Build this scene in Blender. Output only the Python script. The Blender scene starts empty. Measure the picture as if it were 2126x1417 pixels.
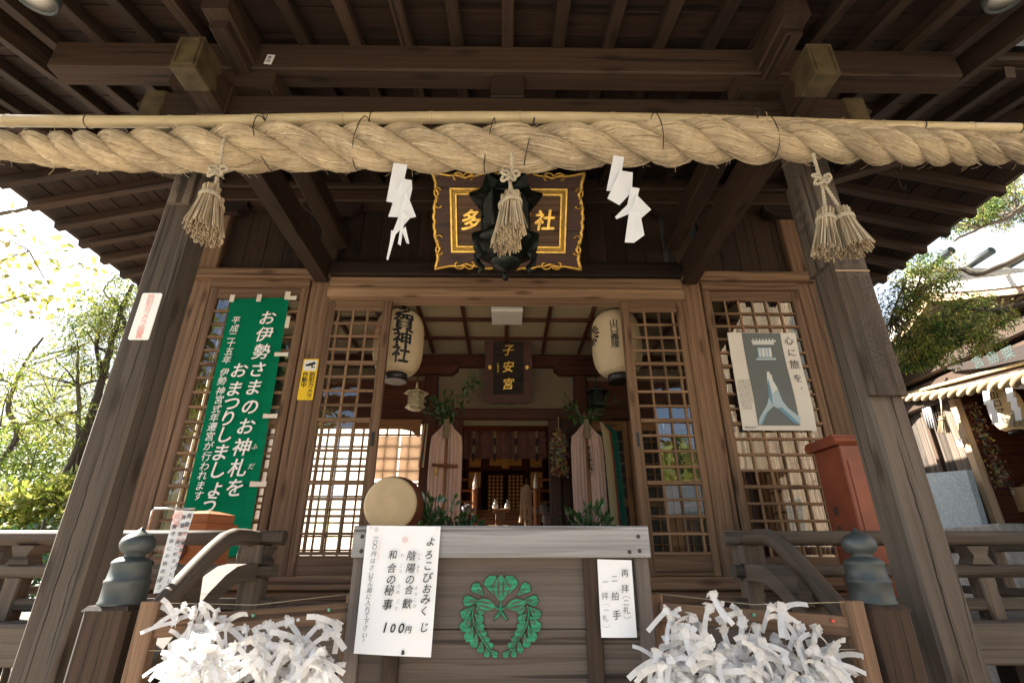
import bpy, math, random
from math import sin, cos, pi, radians, tan, sqrt, atan2
from mathutils import Vector, Matrix, Euler, noise
random.seed(7)
S = bpy.context.scene
COL = S.collection

# ------------------------------------------------------------------ camera
CAM_Z = 1.3
PITCH, YAW, FPX = radians(23.5), radians(0.7), 1063.0
cd = bpy.data.cameras.new("camera"); cam = bpy.data.objects.new("camera", cd); COL.objects.link(cam)
cam.location = (0, 0, CAM_Z)
cam.rotation_euler = (radians(90) + PITCH, 0, -YAW)
cd.sensor_width = 36; cd.lens = 36 * FPX / 2126.0
cd.clip_start = 0.05; cd.clip_end = 2000
S.camera = cam

# ------------------------------------------------------------------ light
SUN_EL, SUN_AZ = radians(39), radians(24)      # azimuth: from -X turned towards +Y
sd = Vector((-cos(SUN_AZ) * cos(SUN_EL), sin(SUN_AZ) * cos(SUN_EL), sin(SUN_EL)))
w = bpy.data.worlds.new("World"); S.world = w; w.use_nodes = True
nt = w.node_tree; bg = nt.nodes["Background"]
sky = nt.nodes.new("ShaderNodeTexSky"); sky.sky_type = 'NISHITA'; sky.sun_disc = False
sky.sun_elevation = SUN_EL; sky.sun_rotation = atan2(sd.x, sd.y)
sky.air_density = 1.0; sky.dust_density = 2.6; sky.ozone_density = 1.0
# bright thin cloud over the half of the sky behind the shrine, clear blue behind the photographer
tc = nt.nodes.new("ShaderNodeTexCoord"); sep = nt.nodes.new("ShaderNodeSeparateXYZ"); nt.links.new(tc.outputs["Generated"], sep.inputs[0])
mr = nt.nodes.new("ShaderNodeMapRange"); mr.inputs[1].default_value = -.05; mr.inputs[2].default_value = .35; nt.links.new(sep.outputs[1], mr.inputs[0])
cn = nt.nodes.new("ShaderNodeTexNoise"); cn.inputs["Scale"].default_value = 3.5; cn.inputs["Detail"].default_value = 6; nt.links.new(tc.outputs["Generated"], cn.inputs[0])
cr_ = nt.nodes.new("ShaderNodeMapRange"); cr_.inputs[1].default_value = .30; cr_.inputs[2].default_value = .62; nt.links.new(cn.outputs["Fac"], cr_.inputs[0])
mu = nt.nodes.new("ShaderNodeMath"); mu.operation = 'MULTIPLY'; nt.links.new(mr.outputs[0], mu.inputs[0]); nt.links.new(cr_.outputs[0], mu.inputs[1])
mx = nt.nodes.new("ShaderNodeMix"); mx.data_type = 'RGBA'; nt.links.new(mu.outputs[0], mx.inputs[0]); nt.links.new(sky.outputs[0], mx.inputs[6]); mx.inputs[7].default_value = (2.3, 2.4, 2.5, 1)
nt.links.new(mx.outputs[2], bg.inputs[0]); bg.inputs[1].default_value = 0.075
sl = bpy.data.lights.new("sun", 'SUN'); so = bpy.data.objects.new("sun", sl); COL.objects.link(so)
sl.energy = 5.0; sl.angle = radians(0.53); sl.color = (1.0, 0.93, 0.82)
so.rotation_euler = (-sd).to_track_quat('-Z', 'Y').to_euler()
so.location = sd * 60
S.view_settings.view_transform = 'Standard'; S.view_settings.look = 'None'
S.view_settings.exposure = 2.85; S.view_settings.gamma = 1.0
S.cycles.use_denoising = True
S.cycles.max_bounces = 10; S.cycles.diffuse_bounces = 5; S.cycles.transparent_max_bounces = 16
S.cycles.sample_clamp_indirect = 6
# ------------------------------------------------------------------ helpers
WORLD = {}

def at(px, py, Y=None, X=None, Z=None):
    """point of the place seen at photo pixel px,py on the plane Y=..., X=... or Z=..."""
    a = (px - 1063) / FPX; b = (708.5 - py) / FPX
    f = cos(PITCH) - sin(PITCH) * b; u = sin(PITCH) + cos(PITCH) * b
    r = Vector((a * cos(YAW) + f * sin(YAW), -a * sin(YAW) + f * cos(YAW), u))
    k = Y / r.y if Y is not None else (X / r.x if X is not None else (Z - CAM_Z) / r.z)
    return Vector((0, 0, CAM_Z)) + r * k

def tag(o, label, cat, group=None, kind=None):
    if label: o["label"] = label
    if cat: o["category"] = cat
    if group: o["group"] = group
    if kind: o["kind"] = kind
    return o

def thing(name, label, cat, loc=(0, 0, 0), group=None):
    o = bpy.data.objects.new(name, None); COL.objects.link(o)
    o.location = loc; o.empty_display_size = 0.1
    WORLD[o.name] = Vector(loc)
    return tag(o, label, cat, group)

class MB:
    def __init__(s):
        s.v = []; s.f = []; s.uv = []; s.t = []; s.sm = []
    def face(s, pts, uvs=None, tone=.5, smooth=False):
        b = len(s.v); s.v.extend(tuple(p) for p in pts); n = len(pts)
        s.f.append(tuple(range(b, b + n))); s.uv.extend(uvs or [(0, 0)] * n); s.t.append(tone); s.sm.append(smooth)
    def idx(s, ids, uvs, tone=.5, smooth=False):
        s.f.append(tuple(ids)); s.uv.extend(uvs); s.t.append(tone); s.sm.append(smooth)
    def prism(s, prof, p0, p1, up=(0, 0, 1), tone=None, p1scale=1.0, smooth=False, caps=True):
        """extrude 2-D profile (side, up) from p0 to p1; UV u runs along the length"""
        p0 = Vector(p0); p1 = Vector(p1); d = (p1 - p0); L = d.length; d = d / L
        up = Vector(up); sd = d.cross(up)
        if sd.length < 1e-5: sd = d.cross(Vector((0, 1, 0)))
        sd.normalize(); u2 = sd.cross(d).normalized()
        tone = random.random() if tone is None else tone
        ro = random.uniform(0, 50); n = len(prof)
        per = [0]
        for i in range(n):
            a, b = prof[i], prof[(i + 1) % n]; per.append(per[-1] + math.hypot(a[0] - b[0], a[1] - b[1]))
        b0 = len(s.v)
        for p, k in ((p0, 1.0), (p1, p1scale)):
            for (x, y) in prof: s.v.append(tuple(p + sd * x * k + u2 * y * k))
        for i in range(n):
            j = (i + 1) % n
            s.idx((b0 + i, b0 + n + i, b0 + n + j, b0 + j),
                  [(ro, ro + per[i]), (ro + L, ro + per[i]), (ro + L, ro + per[i + 1]), (ro, ro + per[i + 1])], tone, smooth)
        if caps:
            s.idx([b0 + i for i in range(n)], [(ro + x * .3, ro + y) for x, y in prof], tone)
            s.idx([b0 + n + i for i in reversed(range(n))], [(ro + x * .3, ro + y) for x, y in reversed(prof)], tone)
    def beam(s, p0, p1, w, h, up=(0, 0, 1), c=.006, tone=None):
        a, b = w / 2, h / 2; c = min(c, a * .45, b * .45)
        if c <= 0: prof = [(-a, -b), (a, -b), (a, b), (-a, b)]
        else: prof = [(-a + c, -b), (a - c, -b), (a, -b + c), (a, b - c), (a - c, b), (-a + c, b), (-a, b - c), (-a, -b + c)]
        s.prism(prof, p0, p1, up, tone)
    def box(s, x0, x1, y0, y1, z0, z1, c=.004, axis=None, tone=None):
        dx, dy, dz = x1 - x0, y1 - y0, z1 - z0
        mx, my, mz = (x0 + x1) / 2, (y0 + y1) / 2, (z0 + z1) / 2
        axis = axis or max((dx, 'x'), (dy, 'y'), (dz, 'z'))[1]
        if axis == 'x': s.beam((x0, my, mz), (x1, my, mz), dy, dz, (0, 0, 1), c, tone)
        elif axis == 'y': s.beam((mx, y0, mz), (mx, y1, mz), dx, dz, (0, 0, 1), c, tone)
        else: s.beam((mx, my, z0), (mx, my, z1), dx, dy, (0, 1, 0), c, tone)
    def tube(s, pts, r, n=8, tone=None, caps=True, smooth=True, twist=0):
        pts = [Vector(p) for p in pts]; m = len(pts)
        rr = r if isinstance(r, (list, tuple)) else [r] * m
        tone = random.random() if tone is None else tone
        b0 = len(s.v); L = 0; Ls = []
        ref = None
        for i, p in enumerate(pts):
            d = (pts[min(i + 1, m - 1)] - pts[max(i - 1, 0)])
            d = d.normalized() if d.length > 1e-9 else Vector((0, 0, 1))
            if ref is None:
                ref = d.orthogonal().normalized()
            else:
                ref = ref - d * ref.dot(d); ref = ref.normalized() if ref.length > 1e-6 else d.orthogonal().normalized()
            q = d.cross(ref)
            if i: L += (p - pts[i - 1]).length
            Ls.append(L)
            for k in range(n):
                a = 2 * pi * k / n + twist * L
                s.v.append(tuple(p + (ref * cos(a) + q * sin(a)) * rr[i]))
        ro = random.uniform(0, 50); pr = 2 * pi * max(rr)
        for i in range(m - 1):
            for k in range(n):
                k2 = (k + 1) % n
                s.idx((b0 + i * n + k, b0 + i * n + k2, b0 + (i + 1) * n + k2, b0 + (i + 1) * n + k),
                      [(ro + Ls[i], pr * k / n), (ro + Ls[i], pr * (k + 1) / n), (ro + Ls[i + 1], pr * (k + 1) / n), (ro + Ls[i + 1], pr * k / n)], tone, smooth)
        if caps:
            s.idx([b0 + k for k in reversed(range(n))], [(ro, 0)] * n, tone)
            s.idx([b0 + (m - 1) * n + k for k in range(n)], [(ro, 0)] * n, tone)
    def lathe(s, prof, c, n=24, axis=(0, 0, 1), tone=.5, smooth=True, arc=None, squash=1.0):
        ax = Vector(axis).normalized(); e1 = ax.orthogonal().normalized(); e2 = ax.cross(e1); c = Vector(c)
        if abs(ax.z) > .99: e1, e2 = Vector((1, 0, 0)), Vector((0, 1, 0))
        b0 = len(s.v); m = len(prof); L = [0]
        for i in range(1, m): L.append(L[-1] + math.hypot(prof[i][0] - prof[i - 1][0], prof[i][1] - prof[i - 1][1]))
        for (r, z) in prof:
            for k in range(n):
                a = 2 * pi * k / n
                s.v.append(tuple(c + ax * z + (e1 * cos(a) + e2 * sin(a) * squash) * r))
        R = max(p[0] for p in prof)
        for i in range(m - 1):
            for k in range(n):
                k2 = (k + 1) % n
                s.idx((b0 + i * n + k, b0 + i * n + k2, b0 + (i + 1) * n + k2, b0 + (i + 1) * n + k),
                      [(2 * pi * R * k / n, L[i]), (2 * pi * R * (k + 1) / n, L[i]), (2 * pi * R * (k + 1) / n, L[i + 1]), (2 * pi * R * k / n, L[i + 1])], tone, smooth)
        if prof[0][0] > 1e-4: s.idx([b0 + k for k in reversed(range(n))], [(prof[0][0] * cos(2*pi*k/n), prof[0][0] * sin(2*pi*k/n)) for k in reversed(range(n))], tone)
        if prof[-1][0] > 1e-4: s.idx([b0 + (m - 1) * n + k for k in range(n)], [(prof[-1][0] * cos(2*pi*k/n), prof[-1][0] * sin(2*pi*k/n)) for k in range(n)], tone)
    def plate(s, poly, O, U, V, d, tone=.5, back=True):
        """flat 2-D outline (list of (x,y)) standing on plane O + x U + y V, given thickness d along N = U x V"""
        O, U, V = Vector(O), Vector(U).normalized(), Vector(V).normalized(); N = U.cross(V)
        n = len(poly); b = len(s.v)
        for k in (d, 0.0):
            for x, y in poly: s.v.append(tuple(O + U * x + V * y + N * k))
        s.idx([b + i for i in range(n)], [tuple(p) for p in poly], tone)
        if d:
            if back: s.idx([b + n + i for i in reversed(range(n))], [tuple(p) for p in reversed(poly)], tone)
            for i in range(n):
                j = (i + 1) % n
                s.idx((b + n + i, b + n + j, b + j, b + i), [poly[i], poly[j], poly[j], poly[i]], tone)
    def quad(s, a, b, c, d, tone=.5, uv=None):
        s.face((a, b, c, d), uv or [(0, 0), (1, 0), (1, 1), (0, 1)], tone)
    def build(s, name, mat, parent=None, label=None, cat=None, group=None, kind=None, loc=None, smooth_all=False):
        me = bpy.data.meshes.new(name)
        me.from_pydata(s.v, [], s.f)
        ul = me.uv_layers.new(name="UVMap")
        ul.data.foreach_set("uv", [c for u in s.uv for c in u])
        at_ = me.attributes.new("tone", 'FLOAT', 'FACE'); at_.data.foreach_set("value", s.t)
        me.polygons.foreach_set("use_smooth", [True] * len(s.f) if smooth_all else s.sm)
        me.materials.append(mat); me.update()
        o = bpy.data.objects.new(name, me); COL.objects.link(o)
        if parent:
            o.parent = parent; o.location = -WORLD[parent.name]; WORLD[o.name] = Vector((0, 0, 0))
        else:
            if loc: o.location = loc
            WORLD[o.name] = Vector(loc or (0, 0, 0))
        return tag(o, label, cat, group, kind)

def copy_tree(o, parent=None):
    c = o.copy(); COL.objects.link(c); c.parent = parent
    WORLD[c.name] = WORLD[o.name].copy()
    for ch in list(o.children): copy_tree(ch, c)
    return c

# ------------------------------------------------------------------ lettering
_G = {}
def glyph(ch, bold=0.0):
    if (ch, bold) in _G: return _G[(ch, bold)]
    cu = bpy.data.curves.new("lettering", 'FONT'); cu.body = ch; cu.resolution_u = 3; cu.offset = bold
    ob = bpy.data.objects.new("lettering", cu); COL.objects.link(ob)
    me = bpy.data.meshes.new_from_object(ob)
    r = ([(v.co.x, v.co.y) for v in me.vertices], [tuple(p.vertices) for p in me.polygons])
    bpy.data.objects.remove(ob); bpy.data.curves.remove(cu); bpy.data.meshes.remove(me)
    _G[(ch, bold)] = r
    return r

def put_char(mb, ch, c, U, V, size, bold=0.0, depth=0.0, **k):
    # heavier brush strokes: the outline is laid three times, each a hair further out
    if bold > .004:
        U_, V_ = Vector(U), Vector(V); nn = U_.cross(V_).normalized(); c = Vector(c)
        for i, (dx, dy) in enumerate(((-1, -.5), (1, .5), (-.4, .8), (.4, -.8))):
            put_glyph(mb, ch, c + U_ * (dx * bold * size) + V_ * (dy * bold * size) + nn * .00012 * i, U, V, size, 0.0, depth, **k)
    else: put_glyph(mb, ch, c, U, V, size, 0.0, depth, **k)

def put_glyph(mb, ch, c, U, V, size, bold=0.0, depth=0.0, shear=0.0, rot=0.0, sx=1.0, tone=.5, cxy=None):
    vs, fs = glyph(ch, bold)
    if not vs: return
    U, V = Vector(U), Vector(V); N = U.cross(V).normalized(); c = Vector(c)
    ox = .5 if ord(ch) > 255 else (max(v[0] for v in vs) + min(v[0] for v in vs)) / 2
    oy = .38 if ord(ch) > 255 else .34
    cr, sr = cos(rot), sin(rot)
    P = []
    for x, y in vs:
        x -= ox; y -= oy; x = x * sx + shear * y
        x, y = x * cr - y * sr, x * sr + y * cr
        P.append(c + U * (x * size) + V * (y * size))
    b = len(mb.v)
    mb.v.extend(tuple(p + N * depth) for p in P)
    for f in fs: mb.idx([b + i for i in f], [(P[i].x, P[i].z) for i in f], tone)
    if depth:
        b2 = len(mb.v); mb.v.extend(tuple(p) for p in P)
        cnt = {}
        for f in fs:
            for i in range(len(f)):
                e = (f[i], f[(i + 1) % len(f)]); cnt[e] = 1
        for (i, j) in cnt:
            if (j, i) not in cnt: mb.idx((b + i, b2 + i, b2 + j, b + j), [(0, 0)] * 4, tone)

def column(mb, text, top, U, V, size, gap=None, hand=0.0, **k):
    """vertical writing: top = centre of first character"""
    gap = gap or size * 1.08; U, V = Vector(U).normalized(), Vector(V).normalized()
    p = Vector(top)
    for ch in text:
        if ch == ' ': p = p - V * gap * .5; continue
        r = random.uniform(-1, 1) * hand * .12
        put_char(mb, ch, p + U * random.uniform(-1, 1) * hand * size * .12, U, V, size * (1 + random.uniform(-1, 1) * hand * .12), rot=r, **k)
        p = p - V * gap

def row(mb, text, left, U, V, size, gap=None, **k):
    gap = gap or size * 1.05; U, V = Vector(U).normalized(), Vector(V).normalized(); p = Vector(left)
    for ch in text:
        put_char(mb, ch, p, U, V, size, **k); p = p + U * gap
# ------------------------------------------------------------------ materials
def newmat(name):
    m = bpy.data.materials.new(name); m.use_nodes = True
    nt = m.node_tree; b = nt.nodes["Principled BSDF"]
    return m, nt, b
def N(nt, t, **kw):
    n = nt.nodes.new(t)
    for k, v in kw.items(): setattr(n, k, v)
    return n
def ramp(nt, stops):
    r = N(nt, "ShaderNodeValToRGB"); e = r.color_ramp.elements
    e[0].position, e[0].color = stops[0][0], (*stops[0][1], 1); e[1].position, e[1].color = stops[-1][0], (*stops[-1][1], 1)
    for p, c in stops[1:-1]:
        k = e.new(p); k.color = (*c, 1)
    return r
def mix(nt, fac, a, b, mode='MIX'):
    m = N(nt, "ShaderNodeMix", data_type='RGBA', blend_type=mode)
    for sock, val in ((m.inputs[0], fac), (m.inputs[6], a), (m.inputs[7], b)):
        if hasattr(val, 'is_linked') or hasattr(val, 'links'): nt.links.new(val, sock)
        elif isinstance(val, (int, float)): sock.default_value = val
        else: sock.default_value = (*val, 1)
    return m.outputs[2]

def wood(name, dark, light, grey=None, rough=.72, ring=9.0, streak=1.0, stain=.5, spec=.3, bump=.25, wave=.17):
    """weathered timber: grain runs along UV u"""
    m, nt, b = newmat(name); L = nt.links
    uv = N(nt, "ShaderNodeUVMap", uv_map="UVMap")
    mp = N(nt, "ShaderNodeMapping"); mp.inputs[3].default_value = (.22, 1, 1); L.new(uv.outputs[0], mp.inputs[0])
    nz = N(nt, "ShaderNodeTexNoise"); nz.inputs["Scale"].default_value = 3.2; nz.inputs["Detail"].default_value = 3
    L.new(mp.outputs[0], nz.inputs[0])
    wv = N(nt, "ShaderNodeTexWave", wave_type='BANDS', bands_direction='Y', wave_profile='SAW')
    wv.inputs["Scale"].default_value = ring; wv.inputs["Distortion"].default_value = 5.0; wv.inputs["Detail"].default_value = 2.5
    wv.inputs["Detail Scale"].default_value = .9
    L.new(mp.outputs[0], wv.inputs[0])
    mp2 = N(nt, "ShaderNodeMapping"); mp2.inputs[3].default_value = (2.2, 130, 1); L.new(uv.outputs[0], mp2.inputs[0])
    fs = N(nt, "ShaderNodeTexNoise"); fs.inputs["Scale"].default_value = 1.0; fs.inputs["Detail"].default_value = 5; fs.inputs["Roughness"].default_value = .65
    L.new(mp2.outputs[0], fs.inputs[0])
    r1 = ramp(nt, [(0.25, dark), (0.8, light)])
    mm = N(nt, "ShaderNodeMath", operation='MULTIPLY_ADD'); L.new(wv.outputs["Fac"], mm.inputs[0]); mm.inputs[1].default_value = wave; 
    m2 = N(nt, "ShaderNodeMath", operation='MULTIPLY'); L.new(fs.outputs["Fac"], m2.inputs[0]); m2.inputs[1].default_value = .9 * streak
    L.new(m2.outputs[0], mm.inputs[2]); L.new(mm.outputs[0], r1.inputs[0])
    col = r1.outputs[0]
    if grey:
        rg = ramp(nt, [(.42, (0, 0, 0)), (.62, (1, 1, 1))]); L.new(nz.outputs["Fac"], rg.inputs[0])
        col = mix(nt, rg.outputs[0], col, mix(nt, m2.outputs[0], col, grey))
    # stains + tone per piece
    ns = N(nt, "ShaderNodeTexNoise"); ns.inputs["Scale"].default_value = 1.7; ns.inputs["Detail"].default_value = 4
    L.new(mp.outputs[0], ns.inputs[0])
    rs = ramp(nt, [(.3, (1 - stain,) * 3), (.62, (1.08,) * 3)]); L.new(ns.outputs["Fac"], rs.inputs[0])
    col = mix(nt, 1.0, col, rs.outputs[0], 'MULTIPLY')
    ta = N(nt, "ShaderNodeAttribute", attribute_name="tone")
    rt = ramp(nt, [(0, (.72,) * 3), (1, (1.28,) * 3)]); L.new(ta.outputs["Fac"], rt.inputs[0])
    col = mix(nt, 1.0, col, rt.outputs[0], 'MULTIPLY')
    # dark checks running with the grain
    mp3 = N(nt, "ShaderNodeMapping"); mp3.inputs[3].default_value = (.55, 26, 1); L.new(uv.outputs[0], mp3.inputs[0])
    ck = N(nt, "ShaderNodeTexNoise"); ck.inputs["Scale"].default_value = 1.0; ck.inputs["Detail"].default_value = 2; L.new(mp3.outputs[0], ck.inputs[0])
    rc = ramp(nt, [(.63, (1, 1, 1)), (.665, (.22, .20, .19))]); L.new(ck.outputs["Fac"], rc.inputs[0])
    col = mix(nt, .8, col, rc.outputs[0], 'MULTIPLY')
    # knots
    mp4 = N(nt, "ShaderNodeMapping"); mp4.inputs[3].default_value = (1.5, 5.5, 1); L.new(uv.outputs[0], mp4.inputs[0])
    vo = N(nt, "ShaderNodeTexVoronoi", voronoi_dimensions='2D'); vo.inputs["Scale"].default_value = 1.0; L.new(mp4.outputs[0], vo.inputs["Vector"])
    rk = ramp(nt, [(.05, (.30, .24, .20)), (.11, (.8, .76, .72)), (.15, (1, 1, 1))]); L.new(vo.outputs["Distance"], rk.inputs[0])
    col = mix(nt, .75, col, rk.outputs[0], 'MULTIPLY')
    L.new(col, b.inputs["Base Color"]); b.inputs["Roughness"].default_value = rough; b.inputs["Specular IOR Level"].default_value = spec
    bp = N(nt, "ShaderNodeBump"); bp.inputs["Strength"].default_value = bump; bp.inputs["Distance"].default_value = .004
    L.new(mm.outputs[0], bp.inputs["Height"]); L.new(bp.outputs[0], b.inputs["Normal"])
    return m

def plain(name, c, rough=.6, metal=0.0, spec=.5, var=.15, scale=6.0, bump=0.0, coords='Object', trans=0.0, tone=0.0, vscale=None):
    m, nt, b = newmat(name); L = nt.links
    tc = N(nt, "ShaderNodeTexCoord"); nz = N(nt, "ShaderNodeTexNoise")
    nz.inputs["Scale"].default_value = scale; nz.inputs["Detail"].default_value = 5
    src = tc.outputs[coords]
    if vscale:
        mp = N(nt, "ShaderNodeMapping"); mp.inputs[3].default_value = vscale; L.new(src, mp.inputs[0]); src = mp.outputs[0]
    L.new(src, nz.inputs[0])
    r = ramp(nt, [(.3, tuple(x * (1 - var) for x in c)), (.7, tuple(min(1, x * (1 + var)) for x in c))]); L.new(nz.outputs["Fac"], r.inputs[0])
    col = r.outputs[0]
    if tone:
        ta = N(nt, "ShaderNodeAttribute", attribute_name="tone")
        rt = ramp(nt, [(0, (1 - tone,) * 3), (1, (1 + tone,) * 3)]); L.new(ta.outputs["Fac"], rt.inputs[0])
        col = mix(nt, 1.0, col, rt.outputs[0], 'MULTIPLY')
    L.new(col, b.inputs["Base Color"]); b.inputs["Roughness"].default_value = rough; b.inputs["Metallic"].default_value = metal
    b.inputs["Specular IOR Level"].default_value = spec
    if bump:
        bp = N(nt, "ShaderNodeBump"); bp.inputs["Strength"].default_value = bump; bp.inputs["Distance"].default_value = .01
        L.new(nz.outputs["Fac"], bp.inputs["Height"]); L.new(bp.outputs[0], b.inputs["Normal"])
    if trans:
        out = nt.nodes["Material Output"]; tr = N(nt, "ShaderNodeBsdfTranslucent"); L.new(col, tr.inputs[0])
        ms = N(nt, "ShaderNodeMixShader"); ms.inputs[0].default_value = trans
        L.new(b.outputs[0], ms.inputs[1]); L.new(tr.outputs[0], ms.inputs[2]); L.new(ms.outputs[0], out.inputs[0])
    return m

def palette(name, cols, rough=.6, trans=0.0, spec=.3, dirt=0.0):
    """colour picked by the 'tone' attribute"""
    m, nt, b = newmat(name); L = nt.links
    ta = N(nt, "ShaderNodeAttribute", attribute_name="tone")
    r = N(nt, "ShaderNodeValToRGB"); r.color_ramp.interpolation = 'LINEAR'
    e = r.color_ramp.elements; n = len(cols)
    e[0].position = 0; e[0].color = (*cols[0], 1); e[1].position = 1; e[1].color = (*cols[-1], 1)
    for i in range(1, n - 1):
        k = e.new(i / (n - 1)); k.color = (*cols[i], 1)
    L.new(ta.outputs["Fac"], r.inputs[0]); pc = r.outputs[0]
    if dirt:
        tc = N(nt, "ShaderNodeTexCoord"); nz = N(nt, "ShaderNodeTexNoise"); nz.inputs["Scale"].default_value = 4.5; nz.inputs["Detail"].default_value = 6; nz.inputs["Roughness"].default_value = .7
        L.new(tc.outputs["Object"], nz.inputs[0]); rd = ramp(nt, [(.36, (.50, .50, .54)), (.58, (1, 1, 1))]); L.new(nz.outputs["Fac"], rd.inputs[0]); pc = mix(nt, dirt, pc, rd.outputs[0], 'MULTIPLY')
    L.new(pc, b.inputs["Base Color"])
    b.inputs["Roughness"].default_value = rough; b.inputs["Specular IOR Level"].default_value = spec
    if trans:
        out = nt.nodes["Material Output"]; tr = N(nt, "ShaderNodeBsdfTranslucent"); L.new(r.outputs[0], tr.inputs[0])
        ms = N(nt, "ShaderNodeMixShader"); ms.inputs[0].default_value = trans
        L.new(b.outputs[0], ms.inputs[1]); L.new(tr.outputs[0], ms.inputs[2]); L.new(ms.outputs[0], out.inputs[0])
    return m

def glassmat(name, refl=1.0, wav=.05):
    m, nt, b = newmat(name); L = nt.links; out = nt.nodes["Material Output"]
    nt.nodes.remove(b)
    tr = N(nt, "ShaderNodeBsdfTransparent"); tr.inputs[0].default_value = (.93, .95, .94, 1)
    gl = N(nt, "ShaderNodeBsdfGlossy"); gl.inputs["Roughness"].default_value = .01
    lw = N(nt, "ShaderNodeFresnel"); lw.inputs[0].default_value = 1.5
    mu = N(nt, "ShaderNodeMath", operation='MULTIPLY'); mu.use_clamp = True; mu.inputs[1].default_value = refl; L.new(lw.outputs[0], mu.inputs[0])
    tc = N(nt, "ShaderNodeTexCoord"); nz = N(nt, "ShaderNodeTexNoise"); nz.inputs["Scale"].default_value = 5; nz.inputs["Detail"].default_value = 1
    L.new(tc.outputs["Object"], nz.inputs[0])
    bp = N(nt, "ShaderNodeBump"); bp.inputs["Strength"].default_value = wav; bp.inputs["Distance"].default_value = .02
    L.new(nz.outputs["Fac"], bp.inputs["Height"]); L.new(bp.outputs[0], gl.inputs["Normal"])
    ms = N(nt, "ShaderNodeMixShader"); L.new(mu.outputs[0], ms.inputs[0]); L.new(tr.outputs[0], ms.inputs[1]); L.new(gl.outputs[0], ms.inputs[2])
    L.new(ms.outputs[0], out.inputs[0])
    return m

M = {}
M['post'] = wood("post_timber", (.036, .024, .016), (.112, .082, .060), grey=(.145, .122, .10), ring=4.5, stain=.5, wave=.36)
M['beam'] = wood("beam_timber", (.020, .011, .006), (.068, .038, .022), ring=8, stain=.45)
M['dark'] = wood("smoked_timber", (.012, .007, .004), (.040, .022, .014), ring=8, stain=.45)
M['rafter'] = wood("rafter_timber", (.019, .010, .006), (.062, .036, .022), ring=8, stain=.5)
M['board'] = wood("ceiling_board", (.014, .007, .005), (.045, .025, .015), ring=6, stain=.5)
M['door'] = wood("door_timber", (.088, .046, .025), (.235, .143, .085), ring=6, stain=.45, wave=.28)
M['lattice'] = wood("lattice_timber", (.13, .070, .037), (.29, .178, .10), ring=10, stain=.25)
M['weather'] = wood("weathered_box_timber", (.055, .039, .030), (.148, .116, .095), grey=(.165, .142, .130), ring=6, streak=1.2, stain=.65, rough=.8, wave=.28)
M['silver'] = wood("silvered_timber", (.17, .16, .155), (.40, .39, .385), grey=(.42, .43, .45), ring=5, streak=1.2, stain=.55, rough=.8, wave=.25)
M['rail'] = wood("railing_timber", (.034, .023, .016), (.118, .086, .062), grey=(.138, .114, .09), ring=6, stain=.5, wave=.28)
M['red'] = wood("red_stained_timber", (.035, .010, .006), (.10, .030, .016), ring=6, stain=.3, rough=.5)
M['honey'] = wood("honey_timber", (.17, .075, .03), (.36, .18, .08), ring=7, stain=.25, rough=.5)
M['pale'] = wood("pale_timber", (.26, .17, .10), (.46, .33, .21), ring=7, stain=.25)
M['vermilion'] = plain("vermilion_paint", (.21, .050, .022), rough=.5, var=.3, scale=5)
M['copper'] = plain("dark_patinated_bronze", (.058, .068, .066), rough=.52, metal=.45, var=.3, scale=5, bump=.1)
M['capm'] = plain("aged_brass_cap", (.085, .062, .03), rough=.6, metal=.3, var=.4, scale=14)
M['bronze'] = plain("dark_bronze", (.012, .017, .013), rough=.42, metal=.55, var=.4, scale=18)
M['gold'] = plain("gilding", (.62, .38, .085), rough=.34, metal=.9, var=.3, scale=30, bump=.15)
M['goldflat'] = plain("gold_paint", (.55, .36, .10), rough=.45, metal=.5, var=.2, scale=20)
M['ink'] = plain("ink", (.012, .012, .014), rough=.6, var=.2)
M['inkfade'] = plain("faded_ink", (.11, .11, .12), rough=.8, var=.3)
M['redink'] = plain("red_ink", (.62, .10, .06), rough=.6, var=.2)
M['pinkink'] = plain("faded_red_lettering", (.72, .24, .20), rough=.6, var=.15)
M['whitepaint'] = plain("white_lettering", (.8, .8, .78), rough=.6, var=.04)
M['paper'] = plain("white_paper", (.78, .78, .78), rough=.75, var=.03, scale=3, trans=.3)
M['fortune'] = plain("fortune_paper", (.76, .75, .74), rough=.75, var=.05, scale=25, trans=.4, tone=.08)
M['shoji'] = plain("backlit_screen_paper", (.80, .78, .72), rough=.8, var=.05, scale=2, trans=.8)
M['tanpaper'] = plain("tan_paper", (.62, .44, .30), rough=.8, var=.1, scale=6, trans=.6)
M['board_white'] = plain("white_enamel", (.74, .73, .71), rough=.3, var=.03)
M['yellow'] = plain("yellow_sign", (.80, .53, .015), rough=.35, var=.03)
M['green'] = plain("green_banner_cloth", (.002, .20, .10), rough=.9, spec=.1, var=.08, scale=2, trans=.35)
M['tape'] = plain("paper_tape", (.66, .60, .50), rough=.7, var=.1)
M['bamboo'] = plain("bamboo_culm", (.50, .40, .235), rough=.35, var=.22, scale=5, tone=.1, vscale=(1.2, 8, 8))
M['straw'] = palette("rice_straw", [(.20, .142, .076), (.36, .272, .16), (.46, .36, .22), (.40, .31, .19), (.52, .415, .265), (.62, .52, .37)], rough=.85, dirt=.75)
M['strawend'] = palette("cut_straw_ends", [(.30, .20, .10), (.48, .35, .18), (.36, .25, .12)], rough=.9)
M['cord'] = palette("straw_cord", [(.30, .26, .18), (.44, .38, .27), (.36, .31, .22)], rough=.85)
M['wire'] = plain("rusty_wire", (.05, .035, .025), rough=.6, metal=.5)
M['lantern'] = plain("lantern_paper", (.80, .66, .44), rough=.7, var=.08, scale=4, trans=.35)
M['black'] = plain("black_lacquer", (.012, .012, .012), rough=.35)
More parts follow.
